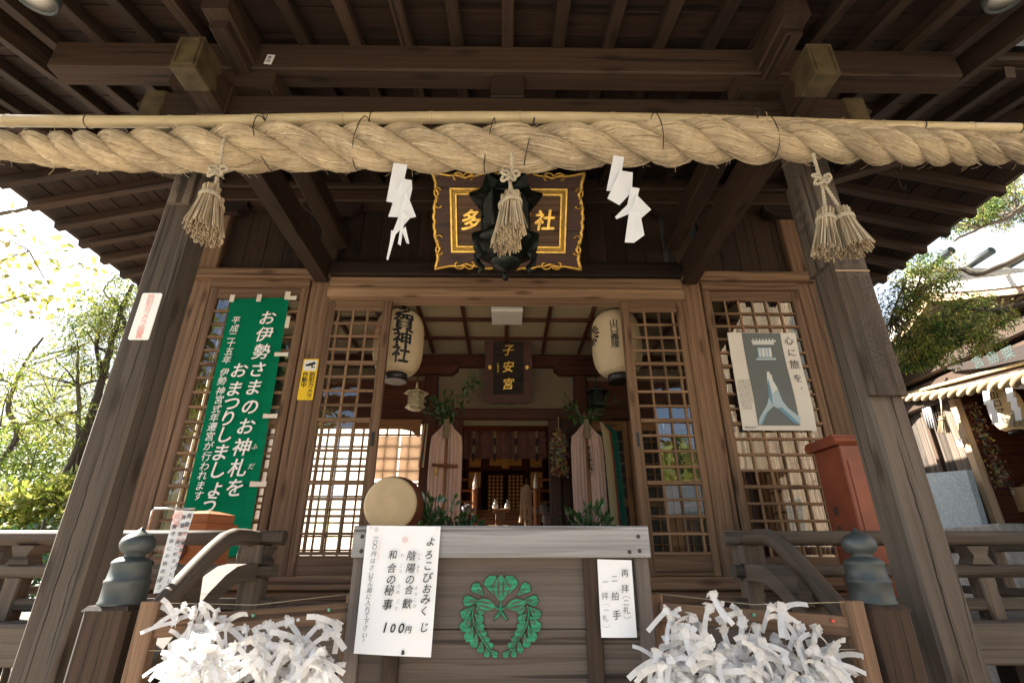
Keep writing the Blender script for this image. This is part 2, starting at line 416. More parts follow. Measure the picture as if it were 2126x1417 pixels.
M['plaster'] = plain("cream_plaster", (.17, .13, .08), rough=.9, var=.08, scale=2)
M['coffer'] = plain("coffer_panel", (.30, .24, .14), rough=.8, var=.12, scale=60)
M['glass'] = glassmat("window_glass", 2.7, .03)
M['drumskin'] = plain("drum_skin", (.80, .60, .34), rough=.5, var=.1, scale=9, trans=.3)
M['drumwood'] = wood("drum_wood", (.10, .03, .015), (.22, .075, .035), rough=.4)
M['silk'] = plain("pink_silk", (.50, .325, .275), rough=.6, var=.07, scale=3, trans=.1, vscale=(14, 14, 1))
M['stone'] = plain("grey_slab", (.40, .45, .46), rough=.75, var=.22, scale=45)
M['granite'] = plain("paving_granite", (.36, .33, .29), rough=.85, var=.25, scale=14)
M['crestgreen'] = plain("worn_green_paint", (.006, .155, .075), rough=.7, var=.6, scale=16, vscale=(1, 1, 9))
M['leafdark'] = palette("sakaki_leaves", [(.015, .045, .012), (.03, .08, .018), (.05, .12, .025)], rough=.35, trans=.25, spec=.5)
M['leaf'] = palette("garden_leaves", [(.06, .10, .015), (.14, .19, .03), (.24, .27, .05), (.36, .34, .09)], rough=.55, trans=.45)
M['yellowleaf'] = palette("yellowing_leaves", [(.16, .18, .04), (.30, .28, .07), (.38, .30, .10)], rough=.6, trans=.5)
M['conifer'] = palette("cypress_foliage", [(.025, .06, .014), (.07, .125, .022), (.16, .22, .04), (.30, .34, .075), (.24, .17, .06)], rough=.7, trans=.3)
M['bark'] = wood("tree_bark", (.05, .04, .03), (.17, .14, .10), ring=5, rough=.9, bump=.6)
M['plastic'] = plain("opal_plastic", (.62, .58, .52), rough=.4, var=.03)
M['stonegrey'] = plain('grey_statue_stone', (.20, .17, .17), rough=.7, var=.3, scale=30)
M['cardboard'] = plain("cardboard", (.40, .25, .125), rough=.85, var=.1)
M['roofmetal'] = plain("pale_copper_roof", (.50, .47, .41), rough=.5, var=.12, scale=3)
M['strings'] = palette("folded_paper_cranes", [(.05, .10, .08), (.34, .05, .03), (.02, .10, .16), (.45, .30, .05), (.06, .18, .07), (.45, .38, .30), (.40, .14, .04), (.04, .03, .05)], rough=.6)
M['silver_m'] = plain("polished_steel", (.55, .55, .55), rough=.2, metal=.9, var=.05)
M['posterwhite'] = plain("poster_white", (.62, .60, .56), rough=.55, var=.04, scale=2)
M['signpaper'] = plain("sign_paper", (.66, .67, .69), rough=.6, var=.02, scale=2)
M['slate'] = plain("slate_print", (.085, .105, .115), rough=.5, var=.1, scale=2)
M['handtones'] = palette("blue_white_print", [(.04, .10, .16), (.16, .32, .45), (.45, .55, .60), (.72, .70, .68)], rough=.5)
M['orangewood'] = wood("orange_stained_timber", (.22, .060, .016), (.42, .135, .04), ring=7, stain=.25, rough=.5)
M['groove'] = plain("carved_groove", (.06, .035, .025), rough=.8, var=.3)
M['pingreen'] = plain("green_pin_plastic", (.15, .42, .25), rough=.3, var=.05)
M['palegreen'] = plain('verdigris_lettering', (.014, .042, .036), rough=.7, var=.1)
M['creamwall'] = wood('cream_plank', (.20, .145, .09), (.50, .40, .28), ring=5, stain=.5, wave=.3)
M['plaqueboard'] = wood('plaque_board', (.06, .024, .014), (.15, .065, .04), ring=6, rough=.45)
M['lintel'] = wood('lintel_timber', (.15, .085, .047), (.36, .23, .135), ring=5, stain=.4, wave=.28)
M['crackdark'] = plain('dark_crack', (.010, .007, .005), rough=.95, var=.2)
# ------------------------------------------------------------------ ground
g = MB(); 
g.quad((-400, -400, 0), (400, -400, 0), (400, 400, 0), (-400, 400, 0))
M['gravel'] = plain("raked_gravel_ground", (.17, .145, .115), rough=.95, var=.35, scale=40, bump=.4)
g.build("ground", M['gravel'], kind="structure")
g = MB()
for i in range(-4, 5):
    for j in range(9):
        g.box(i * .62 - .306, i * .62 + .306, -6 + j * .8, -5.21 + j * .8, -.1, .03, c=.008)
g.build("path", M['granite'], kind="structure")

# ------------------------------------------------------------------ the shrine hall
SH = thing("shrine_hall", "dark timber shrine hall with wide eaves and an open lattice front", "shrine", (0, 4.5, 0))
def part(mb, name, mat, parent=None, label=None): return mb.build(name, mat, parent or SH, label)

YP0, YP1 = 1.90, 2.043            # porch post front and back
YW = 3.60                         # front of the wall
for sx in (-1, 1):
    X = 1.482 * sx
    b = MB(); b.beam((X, 1.9715, .46), (X, 1.9715, 3.354), .143, .143, (0, 1, 0), c=.011, tone=.55)
    pp_ = part(b, "porch_post", M['post'])
    ck = MB(); rc = random.Random(5 + sx)
    def crack(x, y, z0, z1, w, ax=0):
        n = 26; L, Rr = [], []; o = 0
        for k in range(n + 1):
            t = k / n; o += rc.gauss(0, .0016); h = w * sin(pi * t) ** .6 * rc.uniform(.5, 1.1) + .0002; z = z0 + (z1 - z0) * t
            for lst, s_ in ((L, -h), (Rr, h)): lst.append((x + o + s_, y, z) if ax == 0 else (x, y + o + s_, z))
        for k in range(n): ck.face([L[k], Rr[k], Rr[k + 1], L[k + 1]])
    crack(X - .012, 1.8992, .9, 1.75, .0022); crack(X + .018, 1.8992, 1.55, 2.6, .0016); crack(X - .03, 1.8992, 2.1, 3.1, .0014); crack(X + .04, 1.8992, 1.0, 1.35, .0012)
    crack(X - sx * .0722, 1.96, 1.3, 2.4, .0018, 1); crack(X - sx * .0722, 1.99, 2.5, 3.1, .0012, 1)
    ck.build("drying_crack", M['crackdark'], pp_)
    b = MB(); b.box(X - .12, X + .12, 1.85, 2.09, .40, .47, c=.01); part(b, "post_base", M['granite'])
    # nose of the tie beam with its metal cap
    b = MB(); XN = 1.466 * sx
    b.prism([(-.054, 0), (.054, 0), (.054, .19), (-.054, .19)], (XN, 1.66, 3.356), (XN, 1.90, 3.356), tone=.5)
    nose = part(b, "beam_nose", M['beam'])
    c = MB(); c.box(XN - .060, XN + .060, 1.640, 1.765, 3.350, 3.552, c=.006, axis='y')
    for sgn in (-1, 1):           # pointed lappets of the cap along the sides and underside
        c.plate([(1.764, 3.352), (1.80, 3.39), (1.775, 3.45), (1.80, 3.51), (1.764, 3.55)], (XN + sgn * .0605, 0, 0), (0, 1, 0), (0, 0, 1), .002 * sgn)
    c.box(XN - .046, XN + .046, 1.632, 1.641, 3.37, 3.375, c=0); c.box(XN - .046, XN + .046, 1.632, 1.641, 3.528, 3.533, c=0)
    c.box(XN - .046, XN - .041, 1.632, 1.641, 3.376, 3.527, c=0); c.box(XN + .041, XN + .046, 1.632, 1.641, 3.376, 3.527, c=0)
    part(c, "nose_cap", M['capm'], nose)
    b = MB(); b.prism([(-.052, .0), (.052, .0), (.052, .21), (-.052, .21)], (XN, 2.035, 3.352), (XN, 3.56, 3.352), tone=.7)
    b.box(XN - .056, XN + .056, 2.04, 2.13, 3.335, 3.352, c=.003, axis='y')
    part(b, "tie_beam", M['beam'])
    b = MB(); XU = 1.385 * sx
    b.beam((XU, 1.60, 3.775), (XU, 3.60, 3.775), .125, .16, c=.01, tone=.45)
    b.beam((XU, 1.66, 3.67), (XU, 1.95, 3.67), .085, .06, c=.01, tone=.3)
    part(b, "upper_tie_beam", M['beam'])
    # side nose of the porch beam, with copper tip, and the bearing arm under the purlin
    b = MB(); b.plate([(0, 3.33), (.25, 3.36), (.33, 3.44), (.27, 3.52), (0, 3.52)], (1.553 * sx, 1.925 if sx > 0 else 2.015, 0), (sx, 0, 0), (0, 0, 1), .09 * (-1 if sx > 0 else 1) * (1 if sx > 0 else -1), tone=.3)
    sn = part(b, "side_nose", M['beam'])
    c = MB(); c.box(1.80 * sx - .06, 1.80 * sx + .06, 1.918, 2.022, 3.352, 3.525, c=.01); part(c, "nose_cap", M['capm'], sn)
    b = MB(); b.prism([(-.27, .03), (-.26, 0), (.26, 0), (.27, .03), (.27, .112), (-.27, .112)], (X, 1.915, 3.562), (X, 2.03, 3.562), tone=.4)
    b.box(X - .068, X + .068, 1.905, 2.04, 3.356, 3.560, c=.008, axis='z', tone=.3)
    part(b, "bracket_arm", M['beam'])
b = MB(); b.prism([(-.05, 3.30), (.05, 3.30), (.05, 3.50), (.04, 3.52), (-.04, 3.52), (-.05, 3.50)], (-1.412, 1.975, 0), (1.412, 1.975, 0), tone=.35)
part(b, "porch_beam", M['beam'])
b = MB(); b.beam((-2.40, 1.962, 3.771), (2.42, 1.962, 3.771), .122, .19, c=.008, tone=.5)
part(b, "porch_purlin", M['beam'])
b = MB(); b.box(-.085, .085, 1.925, 2.0, 3.521, 3.675, c=.006); part(b, "purlin_strut", M['dark'])
for sx in (-1, 1):
    for xx in (.62,):
        b = MB(); b.box(xx * sx * 2.05 - .03, xx * sx * 2.05 + .03, 1.935, 1.99, 3.521, 3.675, c=.005); part(b, "purlin_strut", M['dark'])

# rafters
def zp(y): return 3.905 + .27 * (y - 1.96)          # axis of the porch rafters
def zm(d): return 3.985 + .25 * d                    # axis of the main rafters, d = way in from the eave
RAF = []
for i in range(-9, 10):
    x = i * .272
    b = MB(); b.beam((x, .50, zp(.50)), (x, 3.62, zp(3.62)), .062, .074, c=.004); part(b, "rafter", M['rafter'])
for sx in (-1, 1):
    for k in range(5):
        x = 2.72 + .272 * k; ye = min(3.6, 2.13 + (3.9 - x))
        if ye - 2.13 < .15: continue
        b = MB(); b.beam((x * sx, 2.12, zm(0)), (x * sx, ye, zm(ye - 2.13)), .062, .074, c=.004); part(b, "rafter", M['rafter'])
    for k in range(14 if sx > 0 else 11):
        y = 2.36 + .272 * k; xe = max(2.46, 3.9 - (y - 2.13))
        b = MB(); b.beam((3.9 * sx, y, zm(0)), (xe * sx, y, zm(3.9 - xe)), .062, .078, c=.004); part(b, "rafter", M['rafter'])
    b = MB(); b.beam((4.0 * sx, 2.03, zm(-.1) - .02), (2.44 * sx, 3.59, zm(1.46) - .02), .10, .14, c=.01); part(b, "hip_rafter", M['rafter'])
    b = MB(); b.beam((3.93 * sx, 2.07, zm(0) + .085), (3.93 * sx, 6.15 if sx > 0 else 5.25, zm(0) + .085), .05, .07, c=.006); part(b, "eave_fascia", M['rafter'])
    b = MB(); b.beam((2.64 * sx, 2.10, zm(0) + .085), (3.91 * sx, 2.10, zm(0) + .085), .05, .07, c=.006); part(b, "eave_fascia", M['rafter'])
    b = MB(); b.prism([(-.022, -.10), (.022, -.10), (.022, .10), (-.022, .10)], (2.60 * sx, .46, zp(.46)), (2.60 * sx, 2.10, zp(2.10)), tone=.6)
    part(b, "barge_board", M['rafter'])
b = MB(); b.beam((-2.6, .52, zp(.52) + .075), (2.6, .52, zp(.52) + .075), .05, .07, c=.006); part(b, "eave_fascia", M['rafter'])

# boarding above the rafters
b = MB(); y = .45
while y < 3.6:
    b.beam((-2.62, y + .09, zp(y + .09) + .050), (2.62, y + .09, zp(y + .09) + .050), .172, .018, up=(0, -.27, 1), c=0); y += .18
for sx in (-1, 1):
    d = .0
    while d < 1.45:
        x1 = 3.9 - d
        if x1 > 2.64: b.beam((2.63 * sx, 2.13 + d + .085, zm(d + .085) + .052), (x1 * sx, 2.13 + d + .085, zm(d + .085) + .052), .168, .018, up=(0, -.25, 1), c=0)
        b.beam(((3.9 - d - .085) * sx, 2.13 + d, zm(d + .085) + .052), ((3.9 - d - .085) * sx, 6.1 if sx > 0 else 5.25, zm(d + .085) + .052), .168, .018, up=(.25 * sx, 0, 1), c=0)
        d += .172
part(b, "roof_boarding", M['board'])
b = MB()
RZ = 4.95
ev = [(-4.0, 2.02, 4.075), (4.0, 2.02, 4.075), (4.0, 6.25, 4.075), (-4.0, 5.35, 4.075)]
rl, rr = (-2.0, 4.2, RZ), (2.0, 4.2, RZ)
ev2 = [(x, y, z + .04) for x, y, z in ev]
b.face([ev2[0], ev2[1], rr, rl], [(0, 0), (8, 0), (6, 4), (2, 4)]); b.face([ev2[2], ev2[3], rl, rr], [(0, 0), (8, 0), (6, 4), (2, 4)])
b.face([ev2[1], ev2[2], rr], [(0, 0), (8, 0), (4, 4)]); b.face([ev2[3], ev2[0], rl], [(0, 0), (8, 0), (4, 4)])
for i in range(4):
    j = (i + 1) % 4; b.face([ev[i], ev[j], ev2[j], ev2[i]])
b.box(-2.1, 2.1, 4.05, 4.35, RZ - .08, RZ + .16, c=.03)
# porch roof covering
P = [(-2.72, .40, zp(.40) + .075), (2.72, .40, zp(.40) + .075), (2.72, 3.9, zp(3.9) + .46), (-2.72, 3.9, zp(3.9) + .46)]
P2 = [(x, yy, z + .12) for x, yy, z in P]
b.face(P2, [(0, 0), (5, 0), (5, 3), (0, 3)]); b.face([P[3], P[2], P[1], P[0]])
for i in range(4):
    j = (i + 1) % 4; b.face([P[i], P[j], P2[j], P2[i]])
part(b, "roof", M['copper'])

# wall frame
for sx in (-1, 1):
    b = MB(); b.beam((1.482 * sx, 3.69, 1.02), (1.482 * sx, 3.69, 3.40), .172, .18, (0, 1, 0), c=.012, tone=.6); part(b, "wall_pillar", M['door'])
    b = MB(); b.beam((1.482 * sx, 3.70, 3.40), (1.482 * sx, 3.70, 4.30), .16, .16, (0, 1, 0), c=.012, tone=.3); part(b, "upper_pillar", M['beam'])
    b = MB(); b.beam((2.44 * sx, 3.69, 1.02), (2.44 * sx, 3.69, 4.30), .18, .18, (0, 1, 0), c=.012, tone=.4); part(b, "corner_pillar", M['door'])
    b = MB(); b.box(1.40 * sx if sx > 0 else -2.56, 2.56 if sx > 0 else -1.40, 3.535, 3.60, 3.388, 3.468, c=.006, tone=.5); part(b, "head_rail", M['door'])
    b = MB(); b.box(min(1.57 * sx, 2.345 * sx), max(1.57 * sx, 2.345 * sx), 3.575, 3.68, 3.318, 3.386, c=.006, tone=.6); part(b, "window_lintel", M['door'])
    # bracket block on the wall pillar
    b = MB(); b.prism([(-.24, .06), (-.17, 0), (.17, 0), (.24, .06), (.24, .11), (-.24, .11)], (1.482 * sx, 3.54, 4.02), (1.482 * sx, 3.60, 4.02), tone=.4); part(b, "bracket_arm", M['dark'])
    b = MB(); b.prism([(-.24, .06), (-.17, 0), (.17, 0), (.24, .06), (.24, .11), (-.24, .11)], (2.44 * sx, 3.54, 4.02), (2.44 * sx, 3.60, 4.02), tone=.4); part(b, "bracket_arm", M['dark'])
b = MB(); b.beam((-2.9, 3.59, 4.355), (2.9, 3.59, 4.355), .17, .20, c=.01, tone=.4); part(b, "wall_plate", M['beam'])
b = MB(); b.beam((-2.7, 3.60, 4.19), (2.7, 3.60, 4.19), .15, .124, c=.01, tone=.6); part(b, "wall_plate", M['beam'])
b = MB(); x = -2.35
while x < 2.35:
    if abs(abs(x + .08) - 1.482) > .10: b.box(x, x + .157, 3.66, 3.684, 3.50, 4.135, c=.002, axis='z')
    x += .16
part(b, "plank_panel", M['board'])
b = MB(); b.box(-1.40, 1.40, 3.51, 3.64, 3.402, 3.516, c=.008, tone=.2); part(b, "head_rail", M['dark'])
b = MB(); b.box(-1.40, 1.40, 3.56, 3.65, 3.518, 3.562, c=.006, tone=.4); part(b, "head_rail", M['dark'])
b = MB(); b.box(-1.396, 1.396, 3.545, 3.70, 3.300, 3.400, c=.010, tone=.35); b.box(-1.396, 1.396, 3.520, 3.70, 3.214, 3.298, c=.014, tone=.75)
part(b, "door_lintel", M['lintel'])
b = MB(); b.box(-2.345, 2.345, 3.50, 3.78, 1.150, 1.228, c=.01, tone=.4); part(b, "door_sill", M['door'])
b = MB(); b.box(-2.52, 2.52, 3.52, 3.70, .99, 1.148, c=.01, tone=.3); part(b, "ground_beam", M['door'])

# sliding doors
def lattice(mb, x0, x1, z0, z1, y, nx, nz, wx=.017, wz=.017, d=.02, heavy=()):
    for i in range(1, nx):
        x = x0 + (x1 - x0) * i / nx; mb.box(x - wx / 2, x + wx / 2, y, y + d, z0, z1, c=.002, axis='z')
    for k in range(1, nz):
        z = z0 + (z1 - z0) * k / nz; h = wz * (1.8 if k in heavy else 1)
        mb.box(x0, x1, y - .003, y + d - .003, z - h / 2, z + h / 2, c=.002, axis='x')
def pane(mb, x0, x1, z0, z1, y): mb.quad((x0, y, z0), (x1, y, z0), (x1, y, z1), (x0, y, z1))
for sx in (-1, 1):
    xa, xb = sorted((.905 * sx, 1.395 * sx)); ia, ib = xa + .068, xb - .05
    if sx > 0: ia, ib = xa + .068, xb - .05
    else: ia, ib = xa + .05, xb - .068
    b = MB(); b.box(xa, ia, 3.60, 3.64, 1.230, 3.212, c=.004, axis='z', tone=.55); b.box(ib, xb, 3.60, 3.64, 1.230, 3.212, c=.004, axis='z', tone=.45)
    b.box(ia, ib, 3.602, 3.638, 3.125, 3.212, c=.004, tone=.4); b.box(ia, ib, 3.608, 3.632, 1.232, 1.352, c=.003, tone=.35); b.box(ia, ib, 3.602, 3.638, 1.354, 1.376, c=.003, tone=.5)
    door = part(b, "sliding_door", M['door'])
    b = MB(); lattice(b, ia, ib, 1.376, 3.125, 3.603, 1, 16)
    for z in (1.376 + 1.749 * k / 16 for k in (4, 8, 12)): b.box(ia, ib, 3.595, 3.628, z - .014, z + .014, c=.003, axis='x', tone=.3)
    for k in range(1, 4):
        x = ib - .113 * k if sx < 0 else ia + .113 * k
        b.box(x - .0085, x + .0085, 3.603, 3.630, 1.376, 3.125, c=.002, axis='z')
    part(b, "lattice", M['lattice'], door)
    b = MB(); pane(b, ia, ib, 1.376, 3.125, 3.614); part(b, "glass_pane", M['glass'], door)
    b = MB(); h = (xa + .034) if sx > 0 else (xb - .034); b.box(h - .010, h + .010, 3.594, 3.601, 2.06, 2.16, c=.003); part(b, "door_pull", M['black'], door)
    # fixed side windows: glass outside, lattice behind
    xa, xb = sorted((1.572 * sx, 2.345 * sx))
    b = MB(); f = .062
    b.box(xa, xa + f, 3.59, 3.65, 1.230, 3.316, c=.005, axis='z', tone=.4); b.box(xb - f, xb, 3.59, 3.65, 1.230, 3.316, c=.005, axis='z', tone=.5)
    b.box(xa + f, xb - f, 3.592, 3.648, 3.225, 3.316, c=.005, tone=.45); b.box(xa + f, xb - f, 3.592, 3.648, 1.230, 1.345, c=.005, tone=.55)
    win = part(b, "side_window", M['door'])
    b = MB(); lattice(b, xa + f, xb - f, 1.345, 3.225, 3.598, 6, 17, .015, .018)
    for z in (1.345 + 1.88 * k / 17 for k in (4, 8, 12)): b.box(xa + f, xb - f, 3.590, 3.626, z - .012, z + .012, c=.003, axis='x', tone=.3)
    part(b, "lattice", M['lattice'], win)
    b = MB(); pane(b, xa + f, xb - f, 1.345, 3.225, 3.610); part(b, "glass_pane", M['glass'], win)

# floors
b = MB(); x = -3.3
while x < 3.29: b.box(x, x + .146, 2.42, 3.52, 1.04, 1.082, c=.003, axis='y'); x += .15
b.box(-3.3, 3.3, 2.36, 2.42, .93, 1.078, c=.008); part(b, "veranda_floor", M['rail'])
b = MB(); x = -2.4
while x < 2.39: b.box(x, x + .146, 3.79, 9.2, 1.10, 1.15, c=.002, axis='y'); x += .15
part(b, "hall_floor", M['honey'])
b = MB()
for k in range(3): b.box(-1.02, 1.02, 2.06 + .12 * k, 2.40, .40 + .17 * k, .57 + .17 * k - .002, c=.008, axis='x')
part(b, "porch_step", M['rail'])
b = MB(); b.box(-2.2, 2.2, .95, 2.3, -.05, .40, c=.02); b.box(-3.4, 3.4, 2.3, 9.3, -.05, .45, c=.02); part(b, "stone_base", M['granite'])
b = MB()
for x in (-3.1, -2.4, -1.5, 1.5, 2.4, 3.1):
    for y in (2.55, 3.6): b.box(x - .07, x + .07, y - .07, y + .07, .45, 1.04, c=.01)
b.box(-2.45, 2.45, 3.72, 3.76, .45, .99, c=.004); part(b, "floor_post", M['dark'])

# railings
for sx in (-1, 1):
    b = MB()
    for x in (1.09, 2.13, 3.2):
        b.box(x * sx - .035, x * sx + .035, 2.465, 2.535, 1.082, 1.245, c=.006, axis='z')
        b.prism([(-.05, 0), (.05, 0), (.03, .035), (.05, .075), (-.05, .075), (-.03, .035)], (x * sx, 2.46, 1.300), (x * sx, 2.54, 1.300))
    b.box(min(1.0 * sx, 3.3 * sx), max(1.0 * sx, 3.3 * sx), 2.472, 2.528, 1.115, 1.165, c=.008)
    for x in (1.09, 1.62, 2.13, 2.66, 3.2): pass
    rl_ = part(b, "veranda_railing", M['rail'])
    b = MB(); b.tube([(x * sx, 2.5, 1.410) for x in (1.0, 1.5, 2.0, 2.6, 3.4)], .032, 14); part(b, "top_rail", M['rail'], rl_)
    b = MB(); b.box(min(1.02 * sx, 3.35 * sx), max(1.02 * sx, 3.35 * sx), 2.462, 2.538, 1.246, 1.300, c=.012); part(b, "middle_rail", M['rail'], rl_)
    # side return of the veranda railing
    b = MB(); b.tube([(3.25 * sx, 2.4, 1.405), (3.25 * sx, 9.0, 1.405)], .032, 12); b.box(3.22 * sx - .03, 3.22 * sx + .03, 2.54, 9.0, 1.246, 1.30, c=.01, axis='y'); b.box(3.22 * sx - .03, 3.22 * sx + .03, 2.54, 9.0, 1.115, 1.165, c=.01, axis='y')
    for y in (3.6, 4.8, 6.0): b.box(3.25 * sx - .035, 3.25 * sx + .035, y, y + .07, 1.08, 1.40, c=.006, axis='z')
    part(b, "side_railing", M['rail'])
    # sloping stair rail
    X = 1.10 if sx > 0 else -1.125
    pts = [(X, 1.74, 1.060), (X, 1.83, 1.125), (X, 1.93, 1.198), (X, 2.05, 1.285), (X, 2.14, 1.345), (X, 2.21, 1.385), (X, 2.28, 1.404), (X, 2.38, 1.408), (X, 2.50, 1.405), (X, 2.60, 1.400), (X, 2.62, 1.398)]
    b = MB(); b.tube(pts, [.034] * 9 + [.034, .026], 16); part(b, "handrail", M['rail'])
    b = MB(); pr = [(2.60, 1.235), (2.60, 1.300), (2.36, 1.302), (2.28, 1.292), (2.20, 1.262), (2.10, 1.205), (1.76, .955), (1.76, .885), (2.10, 1.135), (2.20, 1.190), (2.29, 1.226), (2.38, 1.236)]
    b.plate(pr, (X - .04, 0, 0), (0, 1, 0), (0, 0, 1), .08); 
    b.box(X - .034, X + .034, 2.47, 2.54, 1.05, 1.234, c=.006, axis='z'); b.box(X - .03, X + .03, 2.16, 2.23, .9, 1.16, c=.006, axis='z')
    b.prism([(-.05, 0), (.05, 0), (.035, .10), (-.035, .10)], (X - .03, 2.02, 1.165), (X + .03, 2.02, 1.165))
    b.box(X - .055, X + .055, 2.443, 2.552, 1.303, 1.378, c=.012, axis='z')
    part(b, "lower_handrail", M['rail'])
    b = MB(); b.beam((X, 1.70, .40), (X, 1.70, 1.180), .132, .132, (0, 1, 0), c=.014, tone=.25)
    b.prism([(-.066, -.066), (.066, -.066), (.066, .066), (-.066, .066)], (X, 1.70, 1.179), (X, 1.70, 1.192), (0, 1, 0), tone=.25, p1scale=.86)
    nw = part(b, "newel_post", M['beam'])
    ck = MB(); crack(X + .02, 1.6335, .6, 1.165, .0016); crack(X - .025, 1.6335, .9, 1.175, .0010); crack(X - sx * .0665, 1.70, .75, 1.16, .0014, 1); ck.build("drying_crack", M['crackdark'], nw)
    c = MB()
    c.lathe([(r_ * .94, z_) for r_, z_ in [(.0655, 1.190), (.0665, 1.197), (.063, 1.203), (.062, 1.246), (.0645, 1.250), (.0645, 1.256), (.060, 1.260), (.056, 1.296), (.0585, 1.300), (.0585, 1.306), (.053, 1.311), (.045, 1.317), (.031, 1.321), (.030, 1.328),
             (.043, 1.336), (.050, 1.348), (.0515, 1.360), (.047, 1.372), (.036, 1.382), (.020, 1.390), (.010, 1.396), (.004, 1.402), (0, 1.408)]], (X, 1.70, 0), 32)
    part(c, "newel_cap", M['copper'], nw)
# ------------------------------------------------------------------ inside of the hall
b = MB(); b.box(-2.4, 2.4, 3.72, 4.98, 3.302, 3.32, c=0); part(b, "ceiling", M['coffer'])
b = MB()
for i in range(-6, 7): b.box(i * .372 - .016, i * .372 + .016, 3.72, 4.86, 3.272, 3.3015, c=.003, axis='y', tone=.5)
for y in (3.70, 4.085, 4.495): b.box(-2.4, 2.4, y - .015, y + .015, 3.270, 3.2995, c=.003, axis='x', tone=.5)
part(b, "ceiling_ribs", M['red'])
b = MB(); b.box(-.125, .135, 3.79, 4.07, 3.225, 3.272, c=.012, axis='x'); part(b, "ceiling_light", M['plastic'])
b = MB(); b.box(-2.4, 2.4, 4.84, 4.98, 3.13, 3.27, c=.02, tone=.4)
b.box(-2.4, 2.4, 4.85, 4.96, 2.585, 2.70, c=.012, tone=.6)
for x in (-.74, .74, -2.35, 2.35): b.box(x - .065, x + .065, 4.845, 4.97, 1.15, 3.13, c=.01, axis='z', tone=.4)
for x in (-.465, .465): b.box(x - .055, x + .055, 4.85, 4.96, 1.15, 2.585, c=.01, axis='z', tone=.3)
for sx in (-1, 1): b.prism([(-.26, .05), (-.2, 0), (.2, 0), (.26, .05), (.26, .09), (-.26, .09)], (.74 * sx, 4.80, 3.04), (.74 * sx, 4.90, 3.04), tone=.5)
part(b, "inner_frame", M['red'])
b = MB()
for x0, x1 in ((-2.28, -.81), (-.67, .67), (.81, 2.28)): b.box(x0, x1, 4.90, 4.93, 2.70, 3.13, c=0)
b.box(-.41, .41, 4.88, 4.93, 2.535, 2.584, c=0)
part(b, "plaster_panel", M['plaster'])
b = MB()
for x0, x1 in ((-2.28, -.81), (.81, 2.28)): b.box(x0, x1, 4.875, 4.899, 2.70, 2.99, c=0)
b.box(.53, .675, 4.89, 4.93, 1.15, 2.585, c=0); b.box(-.675, -.53, 4.89, 4.93, 1.15, 2.585, c=0)
part(b, "dark_panel", M['red'])
# arched board over the back window
b = MB(); b.plate([(-2.28, 2.49), (-1.0, 2.49), (-.9, 2.47), (-.85, 2.42), (-.82, 2.42), (-.82, 2.582), (-2.28, 2.582)], (0, 4.87, 0), (1, 0, 0), (0, 0, 1), .03); part(b, "arched_board", M['honey'])
# back window with paper screen
b = MB(); lattice(b, -2.28, -.81, 1.30, 2.56, 4.905, 13, 11, .016, .016, .022); b.box(-2.28, -.81, 4.89, 4.95, 1.15, 1.30, c=.004)
bw = part(b, "back_window", M['honey'])
b = MB(); b.quad((-2.28, 4.932, 1.30), (-.81, 4.932, 1.30), (-.81, 4.932, 2.56), (-2.28, 4.932, 2.56)); part(b, "screen_paper", M['shoji'], bw)
# folding doors at the right of the back wall
b = MB()
for k in range(4):
    x0 = .83 + .36 * k; x1 = x0 + .35
    for xx in (x0, x1 - .05): b.box(xx, xx + .05, 4.89, 4.925, 1.16, 2.60, c=.004, axis='z', tone=.3 + .15 * k)
    for z0, z1 in ((1.16, 1.25), (1.78, 1.86), (2.49, 2.60)): b.box(x0 + .05, x1 - .05, 4.892, 4.923, z0, z1, c=.003, axis='x')
    lattice(b, x0 + .05, x1 - .05, 1.25, 1.78, 4.90, 3, 5, .012, .012, .016); lattice(b, x0 + .05, x1 - .05, 1.86, 2.49, 4.90, 3, 6, .012, .012, .016)
fd = part(b, "folding_door", M['honey'])
b = MB(); b.quad((.83, 4.922, 1.2), (2.28, 4.922, 1.2), (2.28, 4.922, 2.52), (.83, 4.922, 2.52)); part(b, "door_glass", M['black'], fd)
# side walls of the front room
for sx in (-1, 1):
    X = 2.40 * sx
    b = MB(); 
    for y0, y1 in ((3.78, 3.86), (4.28, 4.38), (4.78, 4.86)): b.box(X - .04, X + .04, y0, y1, 1.15, 3.3, c=.006, axis='z')
    b.box(X - .04, X + .04, 3.78, 4.86, 1.15, 1.36, c=.004, axis='y'); b.box(X - .042, X + .042, 3.78, 4.86, 3.12, 3.3, c=.004, axis='y')
    wl = part(b, "side_wall", M['honey'])
    b = MB()
    y = 3.90
    while y < 4.77:
        if not 4.26 < y < 4.39: b.box(X - .012, X + .012, y - .010, y + .010, 1.36, 3.12, c=.002, axis='z')
        y += .058
    for k in range(1, 10): b.box(X - .016, X + .009, 3.86, 4.78, 1.36 + .176 * k - .009, 1.36 + .176 * k + .009, c=.002, axis='y')
    part(b, "lattice", M['lattice'], wl)
b = MB(); b.quad((-2.37 - .05, 3.84, 1.34), (-2.42, 4.80, 1.34), (-2.42, 4.80, 3.14), (-2.42, 3.84, 3.14)); part(b, "screen_paper", M['shoji'])
